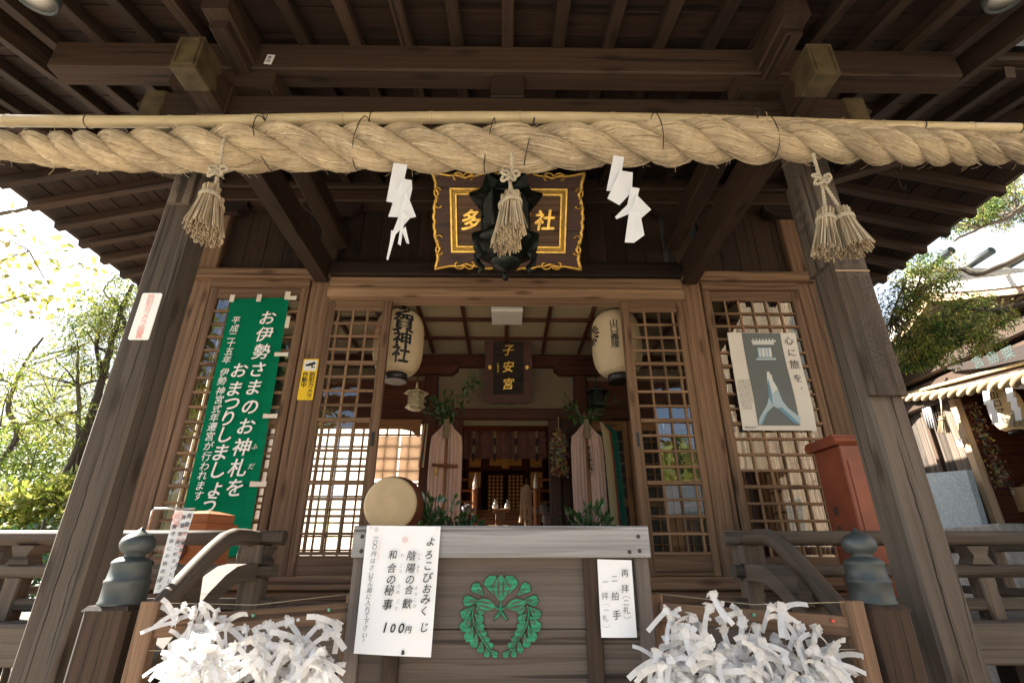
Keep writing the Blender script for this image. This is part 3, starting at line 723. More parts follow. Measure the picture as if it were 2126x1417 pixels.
# altar room
b = MB()
b.box(-.80, -.76, 4.98, 5.5, 1.15, 2.95, c=0); b.box(-.80, -.76, 6.5, 7.6, 1.15, 2.95, c=0); b.box(-.80, -.76, 5.5, 6.5, 1.15, 1.45, c=0, axis='y'); b.box(-.80, -.76, 5.5, 6.5, 2.6, 2.95, c=0, axis='y')
b.box(.76, .80, 4.98, 7.6, 1.15, 2.95, c=0); b.box(-.8, .8, 7.5, 7.55, 1.15, 2.95, c=0, axis='z'); b.box(-.8, .8, 4.98, 7.6, 2.86, 2.90, c=0)
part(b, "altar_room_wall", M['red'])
b = MB(); 
y = 5.53
while y < 6.5: b.box(-.79, -.77, y, y + .016, 1.45, 2.6, c=0, axis='z'); y += .07
for k in range(1, 8): b.box(-.79, -.77, 5.5, 6.5, 1.45 + .14 * k, 1.464 + .14 * k, c=0, axis='y')
part(b, "altar_lattice", M['honey'])
b = MB()
for k in range(7): b.box(-.40, .40, 6.20 + .13 * k, 7.4, 1.25 + .10 * k, 1.35 + .10 * k, c=.004, axis='x')
b.box(-.72, .72, 5.6, 5.95, 1.30, 1.34, c=.004); b.box(-.30, .26, 5.35, 5.62, 1.62, 1.655, c=.006); b.box(-.26, .22, 5.38, 5.6, 1.34, 1.62, c=.004)
b.box(-.72, -.34, 5.5, 5.75, 1.34, 1.60, c=.005, axis='x'); b.box(.30, .70, 5.5, 5.75, 1.34, 1.60, c=.005, axis='x')
for sx in (-1, 1): b.box(.49 * sx - .025, .49 * sx + .025, 5.05, 5.55, 1.15, 1.72, c=.004, axis='z')
for sx in (-1, 1):
    for z in (2.02, 2.16, 2.3): b.box(min(.42 * sx, .74 * sx), max(.42 * sx, .74 * sx), 6.85, 6.88, z, z + .03, c=.003, axis='x')
    b.box(.42 * sx - .03, .42 * sx + .03, 6.84, 6.90, 1.5, 2.34, c=.006, axis='z')
part(b, "altar_steps", M['honey'])
b = MB()
for sx in (-1, 1):
    b.box(min(.03 * sx, .24 * sx), max(.03 * sx, .24 * sx), 7.10, 7.13, 1.93, 2.42, c=.003, axis='z')
    b.box(min(.32 * sx, .52 * sx), max(.32 * sx, .52 * sx), 7.12, 7.14, 1.9, 2.75, c=.003, axis='z')
b.box(-.55, .55, 7.12, 7.15, 2.48, 2.75, c=.003)
ad = part(b, "altar_door", M['red'])
b = MB()
for sx in (-1, 1):
    for i in range(4):
        for k in range(10):
            x = (.055 + .053 * i) * sx; z = 1.965 + .047 * k
            b.box(x - .013, x + .013, 7.085, 7.10, z - .013, z + .013, c=.003, axis='x')
    b.box(min(.34 * sx, .50 * sx), max(.34 * sx, .50 * sx), 7.105, 7.12, 2.52, 2.70, c=.003)
    b.box(min(.34 * sx, .50 * sx), max(.34 * sx, .50 * sx), 7.105, 7.12, 2.25, 2.45, c=.003)
b.box(-.05, .05, 7.09, 7.12, 2.50, 2.62, c=.003); b.box(-.22, .22, 7.105, 7.12, 2.54, 2.74, c=.003)
part(b, "gilt_fitting", M['goldflat'], ad)
b = MB()
for sx in (-1, 1): b.box(min(.55 * sx, .64 * sx), max(.55 * sx, .64 * sx), 5.0, 5.04, 1.3, 1.62, c=.002, axis='z')
for y in (5.1, 5.4): b.box(.735, .757, y, y + .28, 1.2, 1.9, c=.002, axis='z')
part(b, "white_panel", M['plaster'])

# curtain over the altar opening
cu = thing("altar_curtain", "short reddish brocade curtain with banded ribbons above the altar opening", "curtain", (0, 5.12, 2.5))
b = MB(); n = 40
for i in range(n):
    x0, x1 = -.42 + .84 * i / n, -.42 + .84 * (i + 1) / n
    f = lambda x: 5.12 + .012 * sin(x * 60)
    b.face([(x0, f(x0), 2.26), (x1, f(x1), 2.26), (x1, f(x1), 2.535), (x0, f(x0), 2.535)], [(x0, 0), (x1, 0), (x1, 1), (x0, 1)], smooth=True)
M['brocade'] = plain("faded_brocade", (.12, .045, .034), rough=.8, var=.35, scale=28)
b.build("cloth", M['brocade'], cu)
M['ribbonband'] = palette("banded_ribbon", [(.03, .012, .015), (.20, .14, .08)], rough=.7)
b = MB()
for x in (-.32, -.11, .10, .31):
    for k in range(4): b.box(x - .013, x + .013, 5.098, 5.104, 2.235 + .075 * k, 2.308 + .075 * k, c=0, axis='z', tone=k % 2)
b.build("ribbon", M['ribbonband'], cu)

# name tablet over the altar opening
tb = thing("shrine_tablet", "tall dark name tablet with gold cursive characters above the altar curtain", "tablet", (.02, 4.8, 3.05))
tilt = radians(12); TU, TV = Vector((1, 0, 0)), Vector((0, -sin(tilt), cos(tilt))); TO = Vector((.022, 4.765, 2.735)); TN = TU.cross(TV)
def wob(w, h, amp, n):
    pts = []
    cs = [(-w, 0), (w, 0), (w, h), (-w, h)]
    for i in range(4):
        a, c = Vector((*cs[i], 0)), Vector((*cs[(i + 1) % 4], 0)); nn = (c - a).normalized(); o = Vector((nn.y, -nn.x, 0))
        for k in range(n):
            p = a + (c - a) * k / n + o * amp * (sin(k * pi) if k == 0 else abs(sin(k * 2.2)))
            pts.append((p.x, p.y))
    return pts
b = MB(); b.plate(wob(.215, .66, .018, 9), TO, TU, TV, .05, tone=.5); b.build("frame", M['red'], tb)
b = MB(); b.plate([(-.145, .07), (.145, .07), (.145, .58), (-.145, .58)], TO + TN * .0501, TU, TV, .012, tone=.1); b.build("panel", M['dark'], tb)
b = MB()
for i, ch in enumerate("子安宮"): put_char(b, ch, TO + TN * .063 + TV * (.50 - .165 * i), TU, TV, .115, bold=.01, depth=.004, shear=.22, rot=.05)
column(b, "久邇宮書", TO + TN * .063 + TU * -.10 + TV * .36, TU, TV, .022, hand=.4)
for x, z in ((-.18, .33), (.18, .33), (0, .62)): b.plate([(.016 * cos(t * .52), .02 * sin(t * .52)) for t in range(12)], TO + TU * x + TV * z + TN * .051, TU, TV, .006)
b.build("lettering", M['gold'], tb)

# paper lanterns
def paper_lantern(name, label, x, y, zb, zt, R, texts, group):
    t = thing(name, label, "lantern", (x, y, zb), group)
    b = MB(); prof = []; n = 150
    for i in range(n + 1):
        k = i / n
        e = (1 - abs(2 * k - 1) ** 3.2) ** .5
        r = .085 + (R - .085) * e + .0022 * sin(i * 2 * pi / 4.0)
        prof.append((r, zb + .06 + (zt - zb - .06) * k))
    b.lathe(prof, (x, y, 0), 40); b.build("paper_body", M['lantern'], t)
    b = MB(); b.lathe([(.088, zb), (.094, zb), (.094, zb + .07), (.086, zb + .075)], (x, y, 0), 32); b.lathe([(.088, zt), (.09, zt), (.09, zt + .04), (.03, zt + .045)], (x, y, 0), 32); b.build("rim", M['black'], t)
    b = MB(); b.lathe([(.0, zb + .010), (.084, zb + .010), (.086, zb + .001), (.0, zb + .0005)], (x, y, 0), 32); b.build("bottom_disc", M['plaster'], t)
    b = MB()
    for (txt, ang, ztop, size, gap, mat_bold) in texts:
        zc = ztop
        for ch in txt:
          vs, fs = glyph(ch)
          for bi, (bx_, by_) in enumerate(((0, 0), (-1, -.5), (1, .5), (-.4, .8), (.4, -.8))):
            if bi and mat_bold < .01: break
            base = len(b.v)
            for gx, gy in vs:
                gx = (gx + bx_ * mat_bold - .5) * size; gy += by_ * mat_bold; zz = zc + (gy - .38) * size
                k = min(max((zz - zb - .06) / (zt - zb - .06), .01), .99); r = .085 + (R - .085) * (1 - abs(2 * k - 1) ** 3.2) ** .5 + .004 + .0002 * bi
                a = ang + gx / R
                b.v.append((x + r * sin(a), y - r * cos(a), zz))
            for f in fs: b.idx([base + i for i in f], [(0, 0)] * len(f))
          zc -= gap
    b.build("lettering", M['ink'], t)
    return t
LZ = at(840, 731, Y=3.78).z
paper_lantern("paper_lantern", "big cream paper lantern behind the left door, four bold black characters", -.905, 3.97, 2.665, 3.285, .205, [("社", .36, LZ, .155, .1, .03), ("神", .36, LZ + .118, .155, .1, .03), ("賀", .36, LZ + .268, .185, .1, .03), ("多", .36, LZ + .43, .18, .1, .03)], "paper lanterns in the hall")
paper_lantern("paper_lantern", "big cream paper lantern behind the right door, four small black characters", .932, 3.97, 2.665, 3.285, .205, [("山口義隆", -.27, at(1287, 667, Y=3.76).z, .070, .064, .012)], "paper lanterns in the hall")
# crest medallions on the lanterns
for nm, x, ang in (("paper_lantern.001", .932, -1.36), ("paper_lantern", -.905, -.85)):
    b = MB()
    for k in range(14):
        a0 = k * 2 * pi / 14
        for j in range(2):
            r0, r1 = (.03, .055) if j == 0 else (.06, .085)
            q = []
            for rr, da in ((r0, -.16), (r1, -.13), (r1 + .01, 0), (r1, .13), (r0, .16)):
                gx, gz = rr * cos(a0 + da), rr * sin(a0 + da); a = ang + gx / .205; zz = 3.06 + gz
                kk = (zz - 2.725) / .56; r = .085 + .12 * (1 - abs(2 * kk - 1) ** 3.2) ** .5 + .004
                q.append((x + r * sin(a), 3.97 - r * cos(a), zz))
            b.face(q)
    b.build("crest_print", M['ink'] if x > 0 else M['pinkink'], bpy.data.objects[nm])

# small hanging lanterns
def hang_lantern(label, x, y, z, mat, s=1.0):
    t = thing("hanging_lantern", label, "lantern", (x, y, z), "small metal lanterns in the hall")
    b = MB(); b.lathe([(.0, .165 * s), (.02 * s, .16 * s), (.06 * s, .135 * s), (.105 * s, .115 * s), (.108 * s, .122 * s)], (x, y, z), 6, smooth=False); b.lathe([(.012, .16 * s), (.010, .22 * s), (0, .225 * s)], (x, y, z), 8); b.build("roof", mat, t)
    b = MB()
    for k in range(6):
        a = k * pi / 3; b.tube([(x + .062 * s * cos(a), y + .062 * s * sin(a), z), (x + .066 * s * cos(a), y + .066 * s * sin(a), z + .125 * s)], .005 * s, 5)
    for kz in range(5): b.lathe([(.061 * s, 0), (.064 * s, .003), (.061 * s, .006)], (x, y, z + .022 * s * kz + .01), 6, smooth=False)
    b.lathe([(.056 * s, 0), (.058 * s, .118 * s)], (x, y, z), 6, smooth=False); b.build("body", mat, t)
    b = MB(); b.lathe([(.0, -.028 * s), (.05 * s, -.03 * s), (.085 * s, -.012 * s), (.088 * s, .002), (.06 * s, .006)], (x, y, z), 6, smooth=False); b.build("base", mat, t)
    b = MB(); b.tube([(x, y, z + .22 * s), (x, y, 3.27)], .004, 5); b.build("chain", M['bronze'], t)
M['gildedm'] = plain("dull_brass", (.42, .36, .24), rough=.5, metal=.4, var=.35, scale=40)
hang_lantern("small pale metal lantern hanging under the paper lantern beside the left door", -.775, 4.25, 2.535, M['gildedm'])
hang_lantern("small dark metal lantern hanging above the coloured ribbons", .80, 4.30, 2.57, M['bronze'])

# leaf helper
def leaf(mb, p, d, n, L, W, tone):
    d = d.normalized(); s = d.cross(n); s = s.normalized() if s.length > 1e-5 else d.orthogonal().normalized()
    mb.face([p, p + d * L * .45 + s * W / 2, p + d * L, p + d * L * .45 - s * W / 2], None, tone)
def rnd(): return Vector((random.gauss(0, 1), random.gauss(0, 1), random.gauss(0, 1)))
def sprig(mb, tw, p0, p1, r, n, L, W, droop=0.0):
    p0, p1 = Vector(p0), Vector(p1); tw.tube([p0, (p0 + p1) / 2 + rnd() * .01, p1], [.006, .005, .003], 5)
    for i in range(n):
        q = p0.lerp(p1, random.uniform(.15, 1.0)) + rnd() * r
        d = (q - p0.lerp(p1, random.random())) + rnd() * .03 + Vector((0, 0, -droop))
        leaf(mb, q, d, rnd(), L * random.uniform(.7, 1.2), W * random.uniform(.7, 1.2), random.random())

# silk-hung sakaki stands
def sakaki_stand(label, x, right):
    y = 4.32
    t = thing("sakaki_stand", label, "ritual stand", (x, y, 1.15), "silk hung sakaki stands")
    b = MB(); b.tube([(x, y, 1.15), (x, y, 2.50)], .016, 10); b.box(x - .16, x + .16, y - .16, y + .16, 1.15, 1.19, c=.008); b.build("pole", M['honey'], t)
    b = MB(); n = 64; rows = [(2.40, .012), (2.345, .055), (2.29, .112), (2.20, .122), (1.95, .125), (1.7, .122), (1.45, .122)]
    for side in (-1, 1):
        vs = []
        for z, wd in rows:
            vs.append([(x + side * (.014 + wd * u / 16), y - .02 + .005 * sin(u * 1.7 + z * 2) - .03 * (1 - (u / 16 - .5) ** 2 * 4), z - .006 * sin(u * 1.1)) for u in range(17)])
        for r in range(len(rows) - 1):
            for u in range(16):
                q = [vs[r][u], vs[r][u + 1], vs[r + 1][u + 1], vs[r + 1][u]]
                if side < 0: q = q[::-1]
                b.face(q, None, .5, True)
    b.build("silk_cloth", M['silk'], t)
    b = MB(); tw = MB()
    for k in range(7):
        a = random.uniform(-1.1, 1.1); L = random.uniform(.2, .34)
        sprig(b, tw, (x, y, 2.42), (x + L * sin(a), y + random.uniform(-.1, .05), 2.42 + L * cos(a) * .95), .022, 26, .055, .026, .02)
    if not right:
        sprig(b, tw, (x + .10, y, 2.50), (x + .20, y, 2.83), .03, 46, .06, .03, .02); sprig(b, tw, (x, y, 2.45), (x - .14, y - .05, 2.58), .03, 30, .06, .03, .02)
    b.build("leaves", M['leafdark'], t); tw.build("twig", M['bark'], t)
    b = MB(); b.box(x - .022, x + .022, y - .065, y - .05, 2.27, 2.43, c=.006); b.build("brocade_sleeve", M['plaster'], t)
    if not right:
        b = MB(); b.tube([(x - .10, y - .07, 2.045), (x + .11, y - .07, 2.035)], .013, 8); b.build("flute_case", M['drumwood'], t)
        b = MB(); b.lathe([(.004, .07), (.012, .06), (.014, 0)], (x - .065, y - .075, 1.965), 8); b.build("tassel", M['goldflat'], t)
    else:
        b = MB()
        for k in range(90):
            b.lathe([(0, 0), (.006, .005), (0, .010)], (x + .006 + random.gauss(0, .008), y - .066 + random.gauss(0, .004), 2.06 + random.uniform(-.10, .14)), 5)
        b.build("bead_string", M['bronze'], t)
        cols = [(.55, .45, .30), (.50, .42, .24), (.32, .05, .04), (.012, .12, .08), (.012, .10, .065)]
        M['ribbons'] = palette("ribbon_colours", cols, rough=.6)
        b = MB()
        for k, c in enumerate((0, .02, .25, .26, .5, .75, .98, 1)):
            x0 = x + .135 + .014 * k
            pts = [(x + .12 + .006 * k, 2.42 - .004 * k), (x0, 2.33), (x0 + .012, 2.1), (x0 + .018, 1.8), (x0 + .022, 1.5)]
            for (xa, za), (xb_, zb_) in zip(pts, pts[1:]): b.face([(xa, y - .02 - .006 * k, za), (xa + .02, y - .01 - .006 * k, za), (xb_ + .02, y - .01 - .006 * k, zb_), (xb_, y - .02 - .006 * k, zb_)], None, c)
        b.build("ribbon", M['ribbons'], t)
sakaki_stand("pink silk on a leafy pole beside the drum, crossed by a brown flute case", -.50, False)
sakaki_stand("pink silk on a leafy pole with beads and green and red ribbons beside it", .685, True)

def crane_strings(name, label, x, y, z0, z1, r, n, group=None):
    t = thing(name, label, "paper cranes", (x, y, z1), group)
    b = MB()
    for i in range(n):
        k = random.random(); z = z0 + (z1 - z0) * k; a = random.uniform(0, 2 * pi); rr = r * min(1, (1 - k) * 3.5 + .12) * sqrt(random.random())
        p = Vector((x + rr * cos(a), y + rr * sin(a), z)); d = rnd()
        leaf(b, p, d, rnd(), .034, .018, random.random())
    b.build("folded_cranes", M['strings'], t)
    b = MB(); b.tube([(x, y, z1 - .02), (x, y, z1 + .12)], .004, 5); b.build("cord", M['cord'], t)
crane_strings("crane_bundle", "orange and dark bundle of folded paper cranes beside the altar opening", .485, 4.62, 2.02, 2.43, .075, 900)

# hanging sheets over the back window, ribbon
for i, (x0, x1, zb) in enumerate(((-1.235, -1.02, 2.03), (-1.005, -.80, 2.01))):
    b = MB(); n = 6
    for k in range(n):
        z0, z1 = zb + (2.43 - zb) * k / n, zb + (2.43 - zb) * (k + 1) / n
        b.face([(x0, 4.899 - .003 * abs(sin(k)), z0), (x1, 4.899 - .003 * abs(sin(k)), z0), (x1, 4.899 - .003 * abs(sin(k + 1)), z1), (x0, 4.899 - .003 * abs(sin(k + 1)), z1)], None, .5, True)
    o = b.build("hanging_sheet", M['tanpaper'], None, ("tan paper sheet on the back window nearest the sliding door", "tan paper sheet on the back window nearest the pink silk")[i], "paper sheet", "tan sheets on the back window")
b = MB()
for k in range(4): b.face([(-.79 + .012 * k, 4.70 - .004 * k, 2.10), (-.775 + .012 * k, 4.70, 2.10), (-.755 + .010 * k, 4.70, 2.50), (-.765 + .010 * k, 4.70 - .004 * k, 2.50)], None, (.02, .5, .98, .1)[k])
b.build("ribbon_streamer", M['ribbons'], None, "narrow green and yellow ribbon streamer hanging before the back window", "ribbon")

# drum on its stand
dx, dy, dz, dr = -.652, 3.02, 1.612, .148
dr_ = thing("taiko_drum", "round drum with a tan skin and dark red body on the veranda", "drum", (dx, dy, dz))
b = MB(); b.lathe([(dr - .012, .0), (dr + .010, .05), (dr + .024, .13), (dr + .010, .21), (dr - .012, .26)], (dx, dy, dz), 40, (0, 1, 0)); b.build("body", M['drumwood'], dr_)
b = MB(); b.lathe([(0, -.004), (dr * .9, -.004), (dr - .004, .0), (dr + .002, .012), (dr + .004, .028)], (dx, dy, dz), 48, (0, 1, 0)); b.build("skin", M['drumskin'], dr_)
b = MB()
for k in range(64):
    a = 2 * pi * k / 64
    for yy in (.012, .024): b.lathe([(.0045, 0), (.003, .003), (0, .004)], (dx + (dr + .003) * cos(a), dy + yy, dz + (dr + .003) * sin(a)), 6, (cos(a), 0, sin(a)))
b.build("tack", M['black'], dr_, None)
ds = thing("drum_stand", "wooden stand with a tray top under the round drum", "stand", (dx, dy + .12, 1.09))
b = MB(); b.box(dx - .13, dx + .33, dy - .06, dy + .30, 1.455, 1.472, c=.005, axis='x'); b.box(dx - .13, dx + .33, dy - .066, dy - .058, 1.455, 1.49, c=.002, axis='x'); b.build("tray", M['honey'], ds)
for x in (dx - .10, dx + .30):
    for y in (dy - .03, dy + .27):
        b = MB(); b.box(x - .018, x + .018, y - .018, y + .018, 1.083, 1.455, c=.003); b.build("leg", M['honey'], ds)

# potted sakaki sprays behind the offering box
def spray(label, x, y, w, h, zb, n):
    t = thing("leafy_spray", label, "plant", (x, y, 1.09), "leafy sprays in the doorway")
    b = MB(); b.lathe([(.035, 0), (.06, .08), (.062, .22), (.04, .3), (.045, .33)], (x, y, 1.09), 18); b.build("vase", M['bronze'], t)
    b = MB(); tw = MB()
    for k in range(n):
        a = random.uniform(-1, 1); sprig(b, tw, (x, y, zb), (x + w * a, y + random.uniform(-.08, .08), zb + h * random.uniform(.45, 1) * (1 - .45 * abs(a))), .028, 20, .06, .028, .0)
    b.build("leaves", M['leafdark'], t); tw.build("twig", M['bark'], t)
spray("dark green leafy spray right beside the drum body", -.45, 3.42, .20, .28, 1.42, 12)
spray("low dark leafy spray under the left pink silk", -.27, 3.5, .16, .17, 1.42, 9)
spray("sunlit green leafy spray before the right pink silk", .53, 3.42, .16, .30, 1.40, 13)

# altar pieces
for i, sx in enumerate((-1, 1)):
    x = .49 * sx; y = 5.62; z = 1.60
    t = thing("guardian_lion", ("grey guardian lion statue left of the altar table", "grey guardian lion statue right of the altar, partly behind white paper")[i], "statue", (x, y, z), "guardian lions")
    b = MB()
    f = -sx
    b.lathe([(0, -.10), (.05, -.09), (.075, -.03), (.07, .04), (.055, .10), (0, .13)], (x, y, z + .10), 14, (f * .8, 0, .55))
    b.lathe([(0, -.055), (.04, -.045), (.055, 0), (.042, .045), (0, .06)], (x + f * .085, y - .01, z + .225), 14, (f, 0, .1))
    b.lathe([(0, 0), (.03, .01), (.026, .04), (0, .05)], (x + f * .135, y - .01, z + .215), 10, (f, 0, -.1))
    for yy in (-.035, .035):
        b.tube([(x + f * .055, y + yy, z + .15), (x + f * .075, y + yy, z + .07), (x + f * .07, y + yy, z + .005), (x + f * .10, y + yy, z + .008)], [.03, .022, .018, .02], 8)
        b.tube([(x - f * .05, y + yy, z + .07), (x - f * .01, y + yy, z + .05), (x - f * .03, y + yy, z + .008), (x + f * .02, y + yy, z + .008)], [.035, .03, .02, .018], 8)
        b.lathe([(.012, 0), (.008, .02), (0, .035)], (x + f * .075, y + yy, z + .265), 6, (-f * .4, 0, 1))
    b.tube([(x - f * .07, y, z + .05), (x - f * .12, y, z + .12), (x - f * .10, y, z + .2), (x - f * .13, y, z + .23)], [.02, .028, .024, .006], 8)
    for k in range(12):
        a = k * .52; b.lathe([(.018, -.012), (.02, 0), (0, .016)], (x + f * (.075 + .045 * cos(a)) - f * .03, y + .05 * sin(a), z + .22 + .03 * cos(a * 2)), 6)
    b.build("body", M['stonegrey'] if 'stonegrey' in M else M['inkfade'], t)
st = thing("offering_stand", "small wooden offering stand on the altar table under two white bottles", "stand", (-.05, 5.46, 1.655))
b = MB(); b.box(-.13, .03, 5.39, 5.53, 1.79, 1.815, c=.004, axis='x'); b.box(-.10, .0, 5.41, 5.51, 1.655, 1.79, c=.004, axis='z'); b.build("tray", M['honey'], st)
for i, x in enumerate((-.105, .02)):
    t = thing("sake_bottle", ("white bottle at the left end of the small offering stand", "white bottle at the right end of the small offering stand")[i], "bottle", (x, 5.45, 1.815), "white bottles on the altar")
    b = MB(); b.lathe([(0, 0), (.026, 0), (.030, .02), (.024, .05), (.010, .066), (.009, .082), (.014, .09), (0, .092)], (x, 5.45, 1.815), 16); b.build("bottle", M['board_white'], t)
gh = thing("paper_streamers", "hank of shredded white paper streamers hung at the right of the altar", "paper streamer", (.20, 5.30, 2.0))
b = MB()
for k in range(52):
    x = .20 + random.gauss(0, .030); y = 5.30 + random.gauss(0, .03); L = random.uniform(.16, .40)
    pts = [Vector((.205 + (x - .205) * .3, y, 2.03))]
    for j in range(1, 5): pts.append(Vector((x + random.gauss(0, .006), y + random.gauss(0, .006), 2.03 - L * j / 4)) + Vector((random.gauss(0, .008), 0, 0)))
    for p, q in zip(pts, pts[1:]): b.face([p + Vector((-.006, 0, 0)), p + Vector((.006, 0, 0)), q + Vector((.006, 0, 0)), q + Vector((-.006, 0, 0))], None, random.random())
b.build("paper_strip", M['tanpaper'], gh)
b = MB(); b.tube([(.21, 5.31, 1.2), (.21, 5.31, 2.10)], .008, 6); b.build("wand", M['honey'], gh)
for i, sx in enumerate((-1, 1)):
    x = .35 * sx; t = thing("altar_candle", ("white tipped candle post left of the altar doors", "white tipped candle post right of the altar doors")[i], "candle", (x, 6.1, 1.5), "candle posts")
    b = MB(); b.lathe([(.04, 0), (.03, .05), (.03, .55), (.036, .56), (.036, .60)], (x, 6.1, 1.5), 12); b.build("post", M['honey'], t)
    b = MB(); b.lathe([(.03, 0), (.028, .05), (.022, .1), (0, .19)], (x, 6.1, 2.10), 10); b.build("candle", M['board_white'], t)
# ------------------------------------------------------------------ sacred straw rope on its bamboo pole
def spline(pts, n):
    out = []; m = len(pts)
    for i in range(m - 1):
        p0, p1, p2, p3 = pts[max(i - 1, 0)], pts[i], pts[i + 1], pts[min(i + 2, m - 1)]
        for k in range(n):
            t = k / n
            out.append(p1 * 1.0 + (p2 - p0) * (.5 * t) + (2 * p0 - 5 * p1 + 4 * p2 - p3) * (.5 * t * t) + (3 * p1 - p0 - 3 * p2 + p3) * (.5 * t ** 3))
    out.append(pts[-1]); return out
RY = 1.72
rp = [(-260, 290, 22), (0, 302, 29), (200, 314, 37), (430, 310, 46), (620, 304, 46), (850, 308, 46), (1060, 309, 46), (1300, 299, 45), (1500, 292, 44), (1700, 295, 41), (1900, 304, 36), (2110, 311, 30), (2330, 310, 22)]
cl = spline([Vector((*at(px, py, Y=RY), r * .00222)) if False else Vector((at(px, py, Y=RY).x, RY, at(px, py, Y=RY).z)) for px, py, r in rp], 30)
rr_ = spline([Vector((r * .00206, 0, 0)) for px, py, r in rp], 30)
rope = thing("straw_rope", "thick twisted rice straw rope hung across the porch under a bamboo pole", "rope", (0, RY, 3.0))
Ls = [0.0]
for p, q in zip(cl, cl[1:]): Ls.append(Ls[-1] + (q - p).length)
TW = {}; acc = 0.0          # the lay is long in the middle and tighter and uneven towards the ends
for i, s in enumerate(Ls):
    if i: acc += 2 * pi * (s - Ls[i - 1]) / (.66 - .30 * min(1, abs(cl[i].x - .1) / 2.2) ** 1.5 + .05 * sin(s * 5.1) + .04 * sin(s * 11.7))
    TW[s] = acc
fib = MB()
for sN in range(3):
    b = MB(); path = []; rad = []
    for p, r, s in zip(cl, rr_, Ls):
        R = r.x; ph = TW[s] + sN * 2 * pi / 3
        rh = R * .54
        path.append(p + Vector((0, -rh * sin(ph), rh * cos(ph)))); rad.append(R * .535 * (1 + .05 * sin(s * 7 + sN) + .035 * sin(s * 23 + 2 * sN)))
    b.tube(path, rad, 14, tone=.35)
    b.build("strand", M['straw'], rope)
    # straws lying on the strand
    m = len(path); fr = []; ref = None
    for i in range(m):
        d = (path[min(i + 1, m - 1)] - path[max(i - 1, 0)]).normalized()
        ref = d.orthogonal().normalized() if ref is None else (ref - d * ref.dot(d)).normalized()
        fr.append((ref.copy(), d.cross(ref)))
    for k in range(3100):
        i0 = random.randrange(0, m - 22); n = random.randrange(9, 20); a = random.uniform(0, 2 * pi); tw = random.uniform(-.9, -.2) * .2
        stick = random.random() < .10
        pts = []
        for j in range(0, n, 2):
            i = i0 + j; e1, e2 = fr[i]; aa = a + tw * j
            lift = 1.0 + .012 * random.random() + (.010 * j * random.random() if stick else 0)
            pts.append(path[i] + (e1 * cos(aa) + e2 * sin(aa)) * rad[i] * lift)
        fib.tube(pts, random.uniform(.0010, .0023), 3, caps=False, smooth=False, tone=min(1, max(0, random.gauss(.55, .24))))
for k in range(330):     # loose ends standing off the rope
    i = random.randrange(5, len(cl) - 5); R = rr_[i].x; a = random.uniform(0, 2 * pi)
    o = Vector((0, -sin(a), cos(a))); p = cl[i] + o * R * .95
    q = p + o * random.uniform(.01, .04) + Vector((random.uniform(-.05, .05), 0, -.005))
    fib.tube([p, (p + q) / 2 + o * .006, q], .0011, 3, caps=False)
fib.build("loose_straw", M['straw'], rope, kind="stuff")
for px in (548, 752, 1020, 1097, 1366, 1592):
    i = min(range(len(cl)), key=lambda k: abs(cl[k].x - at(px, 300, Y=RY).x)); R = rr_[i].x * 1.03
    b = MB(); sl_ = random.uniform(-.3, .3)
    pts = [cl[i] + Vector((sl_ * R * cos(t * pi / 12) + .02 * sin(t * pi / 12) * sl_, -R * sin(t * pi / 12), R * cos(t * pi / 12) * (1 if cos(t * pi / 12) < 0 else 1.55))) for t in range(25)]
    b.tube(pts, .0022, 5, caps=False)
    if px in (548, 1592):
        for k in range(5): b.tube([pts[0], pts[0] + Vector((random.uniform(-.02, .02), -.01, .03)), pts[0] + Vector((random.uniform(-.05, .05), -.01, .06))], .0016, 4)
    b.build("tie_wire", M['wire'], rope)

bp_ = thing("bamboo_pole", "long yellow bamboo pole carrying the straw rope across the porch", "pole", (0, 1.775, 3.15))
b = MB()
bpx = [(-260, 250), (0, 251), (350, 253), (700, 247), (1050, 244), (1450, 250), (1800, 262), (2126, 269), (2340, 272)]
ctr = spline([at(px, py, Y=1.79) for px, py in bpx], 24)
nodes = [at(px, 250, Y=1.79).x for px in (-150, 20, 185, 357, 532, 712, 895, 1078, 1273, 1460, 1652, 1826, 2005, 2180)]
pts = []; rad = []
for p in ctr:
    pts.append(p)
    rad.append(.0275)
# insert node rings
P2_, R2_ = [], []
for p, q in zip(pts, pts[1:]):
    P2_.append(p); R2_.append(.0275)
    for nx in nodes:
        if p.x <= nx < q.x:
            for dxx, r in ((-.012, .0275), (-.004, .0305), (-.001, .0275), (.002, .0275), (.005, .0300), (.013, .0275)):
                P2_.append(p.lerp(q, (nx + dxx - p.x) / (q.x - p.x))); R2_.append(r)
order = sorted(range(len(P2_)), key=lambda i: P2_[i].x); P2_ = [P2_[i] for i in order]; R2_ = [R2_[i] for i in order]
b.tube(P2_, R2_, 18, tone=.5); b.build("culm", M['bamboo'], bp_)
for px in (178, 775, 1917, 2104):
    x = at(px, 255, Y=1.79).x; i = min(range(len(ctr)), key=lambda k: abs(ctr[k].x - x))
    b = MB(); b.tube([ctr[i] + Vector((.006 * sin(t * pi / 8), .0295 * cos(t * pi / 8), .0295 * sin(t * pi / 8))) for t in range(17)], .0022, 5, caps=False); b.build("tie_wire", M['wire'], bp_)

